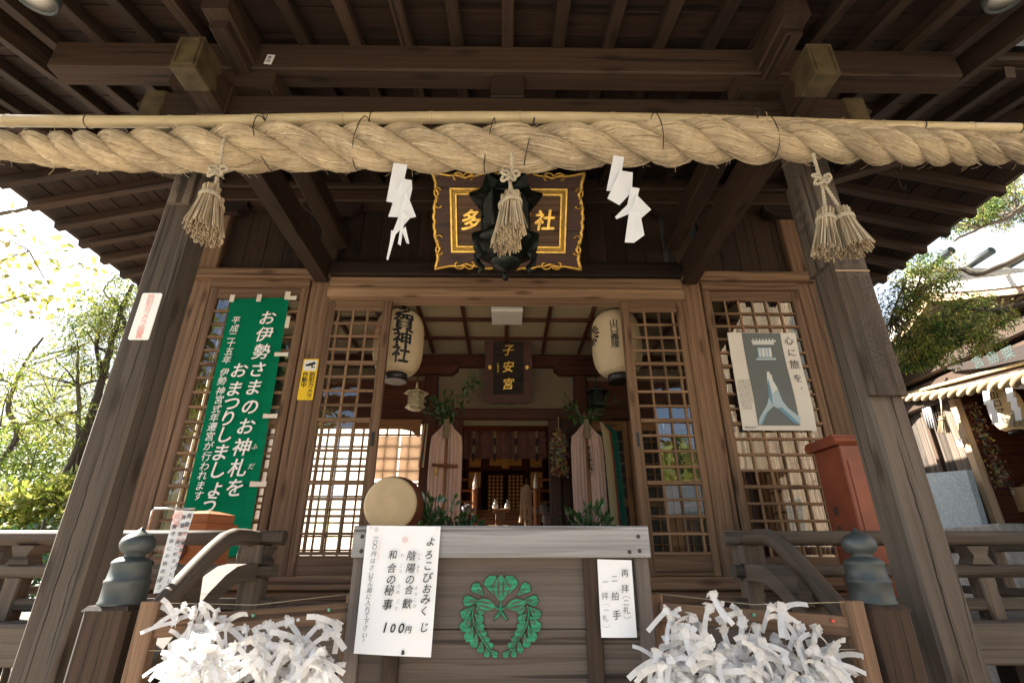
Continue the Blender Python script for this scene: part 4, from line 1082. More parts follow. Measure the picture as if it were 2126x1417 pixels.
# straw tassels
def twisted(mb, pts, r, pitch=.03):
    sp = spline([Vector(p) for p in pts], 14); s = 0; A, B = [], []
    for i, p in enumerate(sp):
        if i: s += (p - sp[i - 1]).length
        d = (sp[min(i + 1, len(sp) - 1)] - sp[max(i - 1, 0)]).normalized(); e = d.orthogonal().normalized(); f = d.cross(e); a = 2 * pi * s / pitch
        o = e * cos(a) * r * .6 + f * sin(a) * r * .6; A.append(p + o); B.append(p - o)
    mb.tube(A, r * .7, 6); mb.tube(B, r * .7, 6)
def bundle(mb, top, bot, r0, r1, n=190):
    top, bot = Vector(top), Vector(bot); d = (bot - top).normalized(); e = d.orthogonal().normalized(); f = d.cross(e); L = (bot - top).length
    for i in range(n):
        q = sqrt(random.random()); a = random.uniform(0, 2 * pi); o = e * cos(a) + f * sin(a)
        l = L * random.uniform(.93, 1.03); w = random.gauss(0, .004)
        mb.tube([top + o * q * r0 * 1.12 - d * .030, top + o * q * r0, top + d * L * .4 + o * q * (r0 + (r1 - r0) * .36), top + d * l + o * (q * r1 + w)], [.0022, .0026, .0026, .0026], 4, smooth=False)
def straw_tassel(label, cord, bundles, knot):
    t = thing("straw_tassel", label, "tassel", cord[0], "straw tassels on the rope")
    for top, bot, r0, r1 in bundles:
        b = MB(); bundle(b, top, bot, r0, r1); b.build("straw_bundle", M['straw'], t)
        b = MB(); top, bot = Vector(top), Vector(bot); d = (bot - top).normalized(); e = d.orthogonal().normalized(); f = d.cross(e)
        for k in range(3): twisted(b, [top + d * (.012 + .006 * k) + (e * cos(a * pi / 5) + f * sin(a * pi / 5)) * (r0 + .006) for a in range(11)], .0035, .016)
        b.build("binding_cord", M['cord'], t)
    b = MB(); twisted(b, cord, .006); 
    for tb_ in bundles: twisted(b, [cord[-1], (Vector(cord[-1]) + Vector(tb_[0])) / 2 + Vector((.004, 0, 0)), Vector(tb_[0]) - Vector((tb_[1] - Vector(tb_[0]))).normalized() * .03 if isinstance(tb_[1], Vector) else tb_[0]], .006)
    k = Vector(knot)
    for ang, sz in ((.3, .032), (2.6, .036), (3.9, .04), (5.3, .026)):
        c = k + Vector((cos(ang) * sz * .6, -.012, sin(ang) * sz * .45))
        twisted(b, [k, c + Vector((-sin(ang) * sz * .35, -.008, cos(ang) * sz * .35)), k + Vector((cos(ang) * sz * 1.2, -.01, sin(ang) * sz)), c + Vector((sin(ang) * sz * .35, .0, -cos(ang) * sz * .35)), k], .0055)
    b.build("cord", M['cord'], t)
TY = 1.645
A = lambda x, y, Y=TY: at(x, y, Y=Y)
straw_tassel("pale straw tassel hanging before the left porch post", [A(468, 285, 1.62), A(463, 300, 1.605), A(458, 335), A(452, 365)],
    [(A(437, 402), A(416, 476, 1.63), .030, .062), (A(446, 425, 1.70), A(433, 498, 1.69), .028, .055)], A(456, 358, 1.64))
straw_tassel("grey straw tassel hanging before the dark bronze lantern", [A(1063, 318, 1.605), A(1063, 335, 1.61), A(1061, 360), A(1059, 378)],
    [(A(1063, 415, 1.62), A(1063, 482, 1.60), .031, .058), (A(1056, 420, 1.69), A(1050, 515, 1.69), .032, .062)], A(1060, 368, 1.635))
straw_tassel("pair of flared straw tassels hanging before the right porch post", [A(1688, 318, 1.605), A(1692, 335, 1.62), A(1698, 355), A(1704, 372)],
    [(A(1714, 450, 1.66), A(1716, 526, 1.65), .027, .052), (A(1750, 448, 1.65), A(1776, 520, 1.63), .028, .064)], A(1705, 375, 1.64))

# zigzag paper streamers
def zigzag(label, quads):
    t = thing("zigzag_streamer", label, "paper streamer", at(*quads[0][0], Y=1.66), "zigzag paper streamers on the rope")
    for i, q in enumerate(quads):
        b = MB(); y = 1.66 - .007 * i
        n = len(q); P = [at(px, py, Y=y + .004 * ((j % 2) * 2 - 1)) for j, (px, py) in enumerate(q)]
        c = sum(P, Vector()) / n
        for j in range(n): b.face([c, P[j], P[(j + 1) % n]], None, .5, True)
        b2 = MB(); b2.v = [v for v in b.v]; 
        b.build("paper_fold", M['paper'], t)
zigzag("white zigzag paper streamer hanging at the upper left of the gold framed plaque", [
    [(817, 338), (846, 342), (829, 424), (802, 418)], [(836, 371), (855, 374), (856, 392), (842, 452), (806, 450), (822, 400)], [(843, 396), (864, 450), (838, 456), (830, 440)],
    [(833, 436), (852, 452), (830, 478), (812, 478), (806, 540), (802, 538), (812, 490)], [(836, 440), (842, 442), (832, 510), (826, 506)], [(842, 470), (850, 506), (844, 505), (834, 478)]])
zigzag("white zigzag paper streamer hanging at the upper right of the gold framed plaque", [
    [(1274, 322), (1296, 326), (1284, 398), (1259, 396)], [(1288, 354), (1314, 358), (1312, 398), (1286, 426), (1261, 412)], [(1310, 388), (1328, 391), (1316, 440), (1280, 455), (1277, 450), (1302, 428)],
    [(1322, 404), (1352, 435), (1328, 456), (1310, 440)], [(1306, 440), (1328, 436), (1338, 488), (1316, 504), (1297, 503)]])

# hooks, spotlights and the small paper slip on the purlin
b = MB(); b.tube([at(1856, 345, Y=1.98), at(1864, 370, Y=1.96), at(1874, 393, Y=1.95), at(1880, 395, Y=1.95), at(1880, 384, Y=1.95)], .0025, 6); b.build("wire_hook", M['wire'], None, "rusty wire hook hanging from the rope beside the right tassels", "hook")
for i, (px, py, lab) in enumerate(((72, -6, "round spotlight under the eave at the top left corner"), (2092, -8, "round spotlight under the eave at the top right corner"))):
    p = at(px, py, Y=1.32); t = thing("spotlight", lab, "spotlight", p, "spotlights under the eave")
    b = MB(); dct = Vector((-.1 if i == 0 else .1, -.1, -1)); b.lathe([(.0, .09), (.05, .085), (.072, .03), (.076, 0), (.070, -.004), (.066, .006)], p, 24, -dct); b.build("housing", M['copper'], t)
    b = MB(); b.lathe([(0, .004), (.066, .006)], p, 24, -dct); b.build("lens", M['plastic'], t)
    b = MB(); b.tube([p + Vector((0, 0, .06)), p + Vector((0, 0, zp(1.32) - p.z))], .012, 8); b.build("stem", M['wire'], t)
# ------------------------------------------------------------------ gilded name plaque
pl = thing("name_plaque", "wide gold framed plaque with raised gold characters over the doorway", "plaque", (0, 3.42, 3.4))
PO = Vector((.012, 3.44, 3.412)); PU = Vector((1, 0, 0)); PV = Vector((0, -.45, .562)).normalized(); PN = PU.cross(PV); W2, H = .565, .72
def wave_edge(n=64):
    """cloud-cut outline: flared corners, a deep cusp on either side of a bulging, scalloped middle"""
    pts = []
    def off(t):
        a = abs(t)
        if a > .58:
            k = (a - .58) / .42
            return -.040 + .040 * k ** 1.2 + .012 * sin(pi * min(1, k * 2.2)) * (k < .455)
        k = a / .58
        return -.040 + .040 * (1 - k ** 3.0) - .010 * (1 - abs(sin(a * 15.5)))
    cs = [((-W2, 0), (W2, 0), (0, -1)), ((W2, 0), (W2, H), (1, 0)), ((W2, H), (-W2, H), (0, 1)), ((-W2, H), (-W2, 0), (-1, 0))]
    for a, c, o in cs:
        for k in range(n):
            f = k / n; d = off(-1 + 2 * f)
            pts.append((a[0] + (c[0] - a[0]) * f + o[0] * d, a[1] + (c[1] - a[1]) * f + o[1] * d))
    return pts
we = wave_edge()
def shrink(poly, k, c=(0, .36)): return [(c[0] + (x - c[0]) * (1 - k * .36 / .565), c[1] + (y - c[1]) * (1 - k)) for x, y in poly]
b = MB(); b.plate(we, PO, PU, PV, .075)
b.tube([PO + PN * .079 + PU * x + PV * y for x, y in shrink(we, .026)] , .015, 8, caps=False)
# raised gold rim made of the ring between both outlines
R0 = len(we)
b.build("gilt_edge", M['gold'], pl)
b = MB(); inner = [(-.43, .135), (.43, .135), (.43, .600), (-.43, .600)]
w3 = shrink(we, .050)
n = len(w3)
b.plate(w3, PO + PN * .0752, PU, PV, .012, tone=.4); b.build("frame_board", M['plaqueboard'], pl)
b = MB()
def frame_rect(mb, x0, x1, y0, y1, w, n0, d):
    for (a0, a1, b0_, b1) in ((x0, x1, y0, y0 + w), (x0, x1, y1 - w, y1), (x0, x0 + w, y0 + w, y1 - w), (x1 - w, x1, y0 + w, y1 - w)):
        mb.plate([(a0, b0_), (a1, b0_), (a1, b1), (a0, b1)], PO + PN * n0, PU, PV, d)
frame_rect(b, -.430, .430, .135, .600, .012, .0895, .022); frame_rect(b, -.392, .392, .173, .562, .010, .0895, .016)
b.build("inner_frame", M['gold'], pl)
M['goldrough'] = plain("hammered_gilding", (.50, .31, .075), rough=.5, metal=.8, var=.55, scale=120, bump=.6)
b = MB(); frame_rect(b, -.417, .417, .148, .587, .024, .0895, .010); b.build("hammered_border", M['goldrough'], pl)
b = MB(); b.plate([(-.381, .184), (.381, .184), (.381, .551), (-.381, .551)], PO + PN * .0895, PU, PV, .004, tone=.7); b.build("panel", M['door'], pl)
b = MB()
for ch, u in zip("多賀神社", (-.275, -.093, .09, .272)): put_char(b, ch, PO + PN * .0936 + PU * u + PV * .375, PU, PV, .155, bold=.028, depth=.014, shear=.12, rot=.03)
b.build("lettering", M['gold'], pl)
b = MB()
def curl(cx, cy, dx, dy, s=.046):
    for sg in (-1, 1):
        pts = []
        for t in range(13):
            a = t / 12 * 4.4; r = s * (1 - .55 * t / 12)
            lx = sg * (s * .95 - r * cos(a) * 1.0); ly = -r * sin(a) * .9
            pts.append(PO + PN * .092 + PU * (cx + lx * dx + ly * dy) + PV * (cy + lx * dy - ly * dx))
        b.tube(pts, [.008] * 10 + [.0095, .011, .008], 6)
for x in (-.33, .33, 0): curl(x, .675, 1, 0); curl(x, .045, -1, 0)
for y in (.19, .53): curl(-.512, y, 0, 1); curl(.512, y, 0, -1)
b.build("gilt_scroll", M['gold'], pl)

# dark bronze lantern in front of the plaque
bl = thing("bronze_lantern", "dark openwork bronze lantern hanging before the middle of the gold plaque", "lantern", (-.005, 2.72, 3.0))
LX, LYc = -.008, 2.72
def hexring(r, z, n=6, off=pi / 6): return [(LX + r * cos(off + k * 2 * pi / n), LYc + r * sin(off + k * 2 * pi / n), z) for k in range(n)]
b = MB()
rings = [(.02, 3.76), (.035, 3.73), (.06, 3.665), (.13, 3.59), (.205, 3.500)]
N6 = 24
def lobed(r, z, up, k):
    a = 2 * pi * k / N6; c = abs(cos(3 * a))       # corners every 60 degrees
    return Vector((LX + r * (.92 + .26 * c ** 4) * cos(a), LYc + r * (.92 + .26 * c ** 4) * sin(a), z + up * c ** 4))
for (r0, z0), (r1, z1) in zip(rings, rings[1:]):
    for k in range(N6):
        u0, u1 = (.0 if r0 < .15 else .055), (.0 if r1 < .15 else .055)
        b.face([lobed(r0, z0, u0, k), lobed(r0, z0, u0, k + 1), lobed(r1, z1, u1, k + 1), lobed(r1, z1, u1, k)][::-1], None, .5, True)
for k in range(N6): b.face([lobed(.205, 3.500, .055, k), lobed(.205, 3.500, .055, k + 1), lobed(.208, 3.478, .055, k + 1), lobed(.208, 3.478, .055, k)][::-1]); b.face([lobed(.208, 3.478, .055, k), lobed(.208, 3.478, .055, k + 1), lobed(.12, 3.485, 0, k + 1), lobed(.12, 3.485, 0, k)][::-1])
b.lathe([(.0, 3.82), (.03, 3.80), (.034, 3.775), (.018, 3.75)], (LX, LYc, 0), 14)
b.build("roof", M['bronze'], bl)
b = MB(); 
for k in range(6):
    a = k * pi / 3; a2 = a + pi / 3; p = Vector((LX + .150 * cos(a), LYc + .150 * sin(a), 0)); q = Vector((LX + .150 * cos(a2), LYc + .150 * sin(a2), 0))
    b.tube([p + Vector((0, 0, 3.19)), p + Vector((0, 0, 3.485))], .010, 6)
    for i in range(9):
        for j in range(13):           # pierced lattice
            u0 = (i + .5) / 9; z = 3.215 + .265 * (j + .5) / 13
            c = p.lerp(q, u0) + Vector((0, 0, z)); s_ = .0105
            if random.random() < .13: continue
            e = (q - p).normalized()
            for sg in (-1, 1): b.tube([c - e * s_ * 1.3 + Vector((0, 0, -sg * .0135)), c + e * s_ * 1.3 + Vector((0, 0, sg * .0135))], .0042, 4, caps=False, smooth=False)
    for z in (3.20, 3.48): b.tube([p + Vector((0, 0, z)), q + Vector((0, 0, z))], .011, 5)
b.build("openwork_body", M['bronze'], bl)
b = MB(); b.lathe([(.0, 3.196), (.15, 3.197), (.175, 3.185), (.205, 3.14), (.200, 3.115), (.13, 3.10), (.09, 3.085), (.075, 3.05), (.095, 3.03), (.09, 3.0), (.05, 2.985), (.025, 2.965), (0, 2.955)], (LX, LYc, 0), 24)
for k in range(6):
    a = pi / 6 + k * pi / 3; c, s_ = cos(a), sin(a)
    b.tube([(LX + .16 * c, LYc + .16 * s_, 3.18), (LX + .215 * c, LYc + .215 * s_, 3.14), (LX + .205 * c, LYc + .205 * s_, 3.075), (LX + .165 * c, LYc + .165 * s_, 3.03), (LX + .19 * c, LYc + .19 * s_, 3.0)], [.02, .024, .02, .016, .018], 8)
b.build("base", M['bronze'], bl)
b = MB()
for k in range(3):
    a = .5 + k * 2.1
    b.plate([(.0, -.012), (.010, 0), (.0, .012), (-.004, 0)], (LX + (-.19, .16, -.10)[k], LYc - .17, 3.545 + .02 * k), (1, 0, 0), (0, 0, 1), .003)
b.build("gilt_boss", M['gold'], bl)
b = MB(); b.tube([(LX, LYc, 3.85), (LX, LYc, 4.02), (LX, LYc, zp(LYc) - .03)], .008, 8); b.build("hanging_rod", M['bronze'], bl)

# ------------------------------------------------------------------ green banner
bn = thing("green_banner", "long green cloth banner with white vertical writing taped over the left window", "banner", (-1.9, 3.55, 1.35))
def bsurf(u, v):      # u 0..1 left-right, v 0..1 bottom-top
    xl = -2.115 - .036 * v; xr = -1.655 - .048 * v
    return Vector((xl + (xr - xl) * u, 3.566 - .010 * sin(v * 17 + u * 3) * sin(v * 5 + 1) * (1 - abs(2 * u - 1)) - .010 * (1 - v) * sin(u * 5 + 1), 1.345 + (3.20 + .018 * u - 1.345) * v))
b = MB(); nu, nv = 8, 60
for i in range(nu):
    for j in range(nv):
        b.face([bsurf(i / nu, j / nv), bsurf((i + 1) / nu, j / nv), bsurf((i + 1) / nu, (j + 1) / nv), bsurf(i / nu, (j + 1) / nv)], None, .5, True)
b.build("cloth", M['green'], bn)
b = MB(); BU, BV = Vector((1, 0, 0)), Vector((0, 0, 1)); BY = 3.545
for txt, ps, sz, bo in (("お伊勢さまのお神札を", [(556, 659), (549.5, 693), (543, 729), (535, 766), (527, 803), (520, 843), (511, 884), (503, 927), (495, 970), (488, 1011)], .128, .016),
        ("おまつりしましょう", [(497, 768), (487, 806), (481.5, 836), (473.5, 867), (467, 901), (458, 938), (452, 974), (449, 1011), (436, 1046)], .125, .016),
        ("平成二十五年伊勢神宮式年遷宮が行われます", [(490, 664), (487, 681), (482, 697), (480, 712), (476, 729), (471, 746), (466, 772), (461, 790), (458, 811), (455, 829), (450, 848), (445, 866), (441, 885), (436, 905), (433, 925), (429, 946), (425, 967), (420.5, 986), (416, 1007), (412, 1028)], .066, .008),
        ("ふだ", [(529, 926), (522, 967)], .045, .0)):
    for ch, (px, py) in zip(txt, ps): put_char(b, ch, at(px, py, Y=BY), BU, BV, sz, bold=bo, shear=.16, rot=.03)
b.build("lettering", M['whitepaint'], bn)
for px, py, w_, h_ in ((482, 619, .035, .065), (538, 618, .035, .065), (597, 613, .04, .07), (606, 618, .07, .035), (597, 668, .03, .10), (584, 735, .10, .032), (561, 863, .10, .032), (536, 1004, .11, .035), (506, 1153, .09, .035), (388, 655, .0, .0)):
    if w_:
        p = at(px, py, Y=3.54); b = MB(); r = random.uniform(-.08, .08)
        b.plate([(-w_ / 2, -h_ / 2 + r * .02), (w_ / 2, -h_ / 2), (w_ / 2, h_ / 2 + r * .02), (0, h_ / 2 - .003), (-w_ / 2, h_ / 2)], p, BU, BV, .002); b.build("tape", M['tape'], bn)

# ------------------------------------------------------------------ small signs
def rrect(x0, x1, z0, z1, r, n=5):
    pts = []
    for cx, cz, a0 in ((x1 - r, z0 + r, -90), (x1 - r, z1 - r, 0), (x0 + r, z1 - r, 90), (x0 + r, z0 + r, 180)):
        for k in range(n + 1): a = radians(a0 + 90 * k / n); pts.append((cx + r * cos(a), cz + r * sin(a)))
    return pts
XZ = ((0, 0, 0), (1, 0, 0), (0, 0, 1))
def face_plate(mb, poly, y, d=.003, tone=.5): mb.plate(poly, (0, y, 0), (1, 0, 0), (0, 0, 1), d, tone)
ws = thing("camera_warning_sign", "white enamel sign with faded red characters on the left porch post", "sign", (-1.475, 1.89, 2.23), "security camera signs")
b = MB(); face_plate(b, rrect(-1.516, -1.434, 2.124, 2.336, .008), 1.899, .004); b.build("plate", M['board_white'], ws)
b = MB(); column(b, "防犯カメラ設置", (-1.475, 1.8935, 2.315), BU, BV, .031, .0285, bold=.004); b.build("lettering", M['pinkink'], ws)
ys = thing("camera_warning_sign", "yellow sign with a black camera symbol on the wall pillar beside the banner", "sign", (-1.46, 3.59, 2.55), "security camera signs")
b = MB(); face_plate(b, rrect(-1.518, -1.404, 2.393, 2.712, .006), 3.598, .004); b.build("plate", M['yellow'], ys)
b = MB(); face_plate(b, rrect(-1.508, -1.414, 2.618, 2.702, .004), 3.5935, .001); b.build("symbol_field", M['board_white'], ys)
b = MB(); face_plate(b, [(-1.492, 2.668), (-1.43, 2.690), (-1.424, 2.668), (-1.476, 2.652)], 3.592, .001); face_plate(b, [(-1.500, 2.664), (-1.492, 2.668), (-1.480, 2.654), (-1.486, 2.650)], 3.592, .001)
face_plate(b, [(-1.452, 2.660), (-1.444, 2.662), (-1.440, 2.648), (-1.424, 2.648), (-1.424, 2.641), (-1.452, 2.641)], 3.592, .001)
column(b, "防犯カメラ", (-1.435, 3.592, 2.588), BU, BV, .043, .0405, bold=.02); column(b, "作動中", (-1.486, 3.592, 2.588), BU, BV, .043, .0405, bold=.02)
b.build("lettering", M['ink'], ys)
sl_ = thing("name_slip", "small white paper slip stuck on the porch purlin near the left end", "paper slip", (-1.254, 1.9, 3.735))
b = MB(); SU, SV = Vector((cos(.12), 0, -sin(.12))), Vector((sin(.12), 0, cos(.12))); b.plate([(-.020, -.035), (.020, -.035), (.020, .035), (-.020, .035)], (-1.254, 1.897, 3.735), SU, SV, .002); b.build("slip", M['board_white'], sl_)
b = MB(); column(b, "奉拝", Vector((-1.254, 1.894, 3.748)), SU, SV, .024, .026, bold=.01); b.build("lettering", M['ink'], sl_)

# wooden boards fixed to the posts
M['inkwood'] = plain("worn_ink_on_wood", (.045, .038, .032), rough=.8, var=.3)
t = thing("post_nameplate", "short wooden name board high on the left porch post under the rope", "wooden board", (-1.49, 1.89, 2.9), "wooden boards on the porch posts")
b = MB(); b.box(-1.531, -1.435, 1.882, 1.898, 2.79, 3.06, c=.003, axis='z', tone=.6); b.build("board", M['post'], t)
b = MB(); column(b, "神社", (-1.483, 1.8805, 2.935), BU, BV, .06, .065, bold=.01); b.build("lettering", M['inkwood'], t)
t = thing("donor_board", "long wooden board crowded with small ink characters on the right porch post", "wooden board", (1.48, 1.89, 1.9), "wooden boards on the porch posts")
b = MB(); b.box(1.409, 1.555, 1.876, 1.898, 1.898, 2.56, c=.003, axis='z', tone=.45); b.build("board", M['post'], t)
b = MB()
src = "奉納金壱万円也拝殿改築寄進者御芳名昭和五十年十月吉日氏子総代"
for c in range(6):
    x = 1.536 - .0215 * c; off = random.randrange(len(src))
    txt = ''.join(src[(off + k * 7 + c) % len(src)] for k in range(22 - (c % 3) * 2))
    column(b, txt, (x, 1.8745, 2.42 - .012 * (c % 2)), BU, BV, .019, .0235, hand=.6, bold=.004)
for x in (1.45, 1.51): column(b, "奉納", (x, 1.8745, 2.50), BU, BV, .034, .042, bold=.01)
b.build("lettering", M['inkwood'], t)
b = MB(); b.box(1.409, 1.555, 1.871, 1.876, 2.448, 2.458, c=.001, axis='x'); b.build("pale_strip", M['pale'], t)
t = thing("donor_board", "narrow dark board on the inner side of the right porch post", "wooden board", (1.40, 1.97, 2.5), "wooden boards on the porch posts")
b = MB(); b.box(1.392, 1.409, 1.915, 2.03, 2.50, 3.0, c=.003, axis='z', tone=.35); b.build("board", M['post'], t)
b = MB(); 
for k, yy in enumerate((1.945, 1.985)): column(b, "奉納者御芳名", (1.3905, yy, 2.93), (0, -1, 0), BV, .04, .066, hand=.4, bold=.008)
b.build("lettering", M['inkwood'], t)
t = thing("post_nameplate", "small blank pale board behind the knot of the right straw tassels", "wooden board", (1.47, 1.89, 2.75), "wooden boards on the porch posts")
b = MB(); b.box(1.432, 1.53, 1.884, 1.898, 2.66, 2.93, c=.003, axis='z', tone=.8); b.build("board", M['post'], t)

# ------------------------------------------------------------------ poster
po = thing("praying_hands_poster", "white and slate poster of praying hands on the right window", "poster", (1.96, 3.58, 2.2))
def pq(cx, cy, lift=0.0):          # crop pixel of the photo -> place on the poster sheet
    v = (1232 - cy) / 597; left = 330 + (1 - v) * 100; wd = 420 + (1 - v) * 30; u = (cx - left) / wd
    return Vector((1.706 - .016 * (1 - v) + (.530 + .002 * v) * u, 3.578 - lift - .008 * sin(v * 6.0) * (.4 + u), 2.175 + .766 * v))
b = MB()
for i in range(6):
    for j in range(24):
        def q_(a, c): v = c / 24; return pq(330 + (1 - v) * 100 + (420 + (1 - v) * 30) * a / 6, 1232 - 597 * v)
        b.face([q_(i, j), q_(i + 1, j), q_(i + 1, j + 1), q_(i, j + 1)], None, .5, True)
b.build("sheet", M['posterwhite'], po)
def pplate(mb, pts, lift, tone=.5):
    P = [pq(x, y, lift) for x, y in pts]; mb.face(P[::-1] if ((P[1] - P[0]).cross(P[2] - P[1])).y > 0 else P, None, tone)
b = MB()
for k in range(20):
    y0, y1 = 637 + (1205 - 637) * k / 20, 637 + (1205 - 637) * (k + 1) / 20
    L = lambda y: (417 + (y - 637) * (522 - 417) / 568, 655 + (y - 637) * (778 - 655) / 568)
    pplate(b, [(L(y1)[0], y1), (L(y1)[1], y1), (L(y0)[1], y0), (L(y0)[0], y0)], .0015)
b.build("picture_field", M['slate'], po)
b = MB()
hand = [(575, 885), (590, 886), (597, 905), (604, 903), (612, 940), (640, 990), (665, 1060), (700, 1105), (776, 1158), (776, 1200), (735, 1190), (640, 1108), (612, 1095), (575, 1130), (552, 1190), (545, 1200), (524, 1200), (528, 1165), (575, 1085), (585, 1040), (578, 960)]
tris = [(0, 1, 2), (0, 2, 20), (2, 3, 4), (2, 4, 20), (4, 5, 19, 20), (5, 6, 18, 19), (6, 12, 13, 18), (6, 7, 11, 12), (7, 8, 10, 11), (8, 9, 10), (13, 14, 17, 18), (14, 15, 16, 17)]
for tr in tris: pplate(b, [hand[i] for i in tr], .003, .85 if max(tr) < 7 or 20 in tr else .55)
pplate(b, [(578, 960), (585, 1040), (610, 1092), (600, 1000), (583, 930)], .004, .25); pplate(b, [(640, 1108), (735, 1190), (776, 1200), (720, 1150), (660, 1100)], .004, .25); pplate(b, [(575, 1130), (552, 1190), (545, 1200), (535, 1198), (560, 1145)], .004, .3)
b.build("pictured_hands", M['handtones'], po)
b = MB()
pplate(b, [(478, 688), (628, 684), (632, 694), (482, 698)], .003, .9); pplate(b, [(485, 699), (617, 696), (620, 712), (488, 714)], .003, .8)
for k in range(7): pplate(b, [(485 + 20 * k, 674), (492 + 20 * k, 673), (494 + 20 * k, 684), (487 + 20 * k, 685)], .003, .8)
pplate(b, [(515, 733), (602, 730), (610, 793), (524, 796)], .003, .35)
for k in range(4): pplate(b, [(522 + 21 * k, 735), (537 + 21 * k, 734), (546 + 21 * k, 792), (530 + 21 * k, 793)], .004, .9 if k % 2 else .75)
pplate(b, [(511, 800), (632, 797), (634, 809), (513, 812)], .003, .6)
b.build("pictured_shrine", M['handtones'], po)
b = MB()
for ch, (x, y), s_ in zip("心に旅を。", ((710, 685), (732, 762), (748, 838), (765, 925), (795, 978)), (.075, .07, .08, .07, .05)): put_char(b, ch, pq(x, y, .004), BU, BV, s_)
for c in range(7):
    x0 = 468 - 11 * c
    for k in range(14 if c else 11):
        y = 940 + 13 * k; put_char(b, "神の国日本人旅心伊勢参宮道"[(k + 3 * c) % 13], pq(x0 + (y - 940) * .17 - 60 + 55, y, .004), BU, BV, .011)
row(b, "神社本庁", pq(447, 1216, .004), BU, BV, .02, .022)
b.build("lettering", M['ink'], po)

# ------------------------------------------------------------------ red cabinet on the right of the veranda
cb = thing("red_cabinet", "tall vermilion wooden cabinet with a moulded lid on the right veranda", "cabinet", (2.1, 3.05, 1.082))
b = MB(); b.box(1.905, 2.14, 2.90, 3.16, 1.084, 1.925, c=.006, axis='z'); b.box(1.93, 2.12, 2.894, 2.901, 1.14, 1.84, c=.003, axis='z'); b.build("body", M['vermilion'], cb)
b = MB(); b.prism([(-.140, 0), (.140, 0), (.155, .018), (.160, .034), (.150, .042), (.144, .056), (-.144, .056), (-.150, .042), (-.160, .034), (-.155, .018)], (1.87, 3.03, 1.926), (2.175, 3.03, 1.926)); b.build("lid", M['vermilion'], cb)
b = MB(); column(b, "御札", (1.9035, 3.07, 1.58), (0, -1, 0), BV, .055, .10, bold=.02); b.build("lettering", M['inkwood'], cb)

# vermilion fortune box on the left
hx = thing("fortune_box", "orange wooden hexagonal box with a round hole, on legs behind the left railing", "fortune box", (-1.57, 2.86, 1.082))
def hexa(mb, c, r, z0, z1, tone=.5): mb.lathe([(r, z0), (r, z1)], (c[0], c[1], 0), 6, tone=tone, smooth=False); 
b = MB(); b.lathe([(.15, 1.265), (.15, 1.465)], (-1.57, 2.86, 0), 6, smooth=False); b.build("body", M['orangewood'], hx)
b = MB(); b.lathe([(.17, 1.455), (.172, 1.487), (.145, 1.492), (.145, 1.535), (.05, 1.555), (.0, 1.556)], (-1.57, 2.86, 0), 6, smooth=False); b.lathe([(.165, 1.24), (.165, 1.265), (.15, 1.268)], (-1.57, 2.86, 0), 6, smooth=False); b.build("lid", M['orangewood'], hx)
b = MB(); b.lathe([(0, 0), (.052, 0), (.055, .004), (.05, .006)], (-1.615, 2.724, 1.365), 24, (-.0, -1, 0)); b.build("hole", M['red'], hx)
for k in range(6):
    a = k * pi / 3; b = MB(); b.tube([(-1.57 + .12 * cos(a), 2.86 + .12 * sin(a), 1.24), (-1.57 + .15 * cos(a), 2.86 + .15 * sin(a), 1.083)], .014, 8); b.build("leg", M['orangewood'], hx)
b = MB(); b.tube([(-1.76, 2.70, 1.42), (-1.76, 2.70, 1.545), (-1.75, 2.70, 1.555), (-1.55, 2.70, 1.555)], .006, 6); b.tube([(-1.76, 2.70, 1.08), (-1.76, 2.70, 1.42)], .006, 6); b.build("wire_handle", M['silver_m'], hx)

# leaning paper strip by the left newel
ps = thing("prayer_strip", "long slanting paper strip with red seals and black brush writing beside the left newel", "paper sign", (-1.16, 1.95, 1.3))
P = [at(363, 1058, Y=1.99), at(404, 1060, Y=1.99), at(352, 1222, Y=1.93), at(340, 1229, Y=1.93), at(318, 1231, Y=1.93)]
b = MB(); c = sum(P, Vector()) / 5
b.face(P[::-1]); b.build("sheet", M['board_white'], ps)
b = MB(); r_ = MB(); du = (P[1] - P[0]); dv = (P[0] - at(320, 1226, Y=1.93)); nrm = Vector((0, -1, 0)); DV = dv.normalized(); DU = Vector((1, 0, 0))
def pst(u, v): return P[0] + du * u - dv * v + nrm * .004
for txt, u, v0, sz, gp in (("青葉一〇", .82, .07, .018, .030), ("事故守護札心の守", .84, .42, .016, .024), ("青葉家内", .58, .09, .018, .030), ("がご祈念いたします", .60, .40, .015, .022), ("御守袋にお納め下さい", .22, .22, .017, .025), ("拝", .16, .88, .018, .02)):
    column(b, txt, pst(u, v0), DU, DV, sz, gp, hand=.8, bold=.008)
column(r_, "の神社参拝", pst(.80, .22), DU, DV, .016, .022, hand=.6)
column(r_, "神札", pst(.56, .30), DU, DV, .015, .02, hand=.6)
for u, v, R in ((.24, .085, .017), (.27, .185, .010)):
    c0 = pst(u, v); r_.tube([c0 + Vector((R * cos(k * pi / 10), 0, R * sin(k * pi / 10))) for k in range(21)], .0011, 4); column(r_, "印" if R > .012 else "札", c0, DU, DV, R * 1.2, bold=.01)
b.build("lettering", M['ink'], ps); r_.build("red_seal", M['pinkink'], ps)

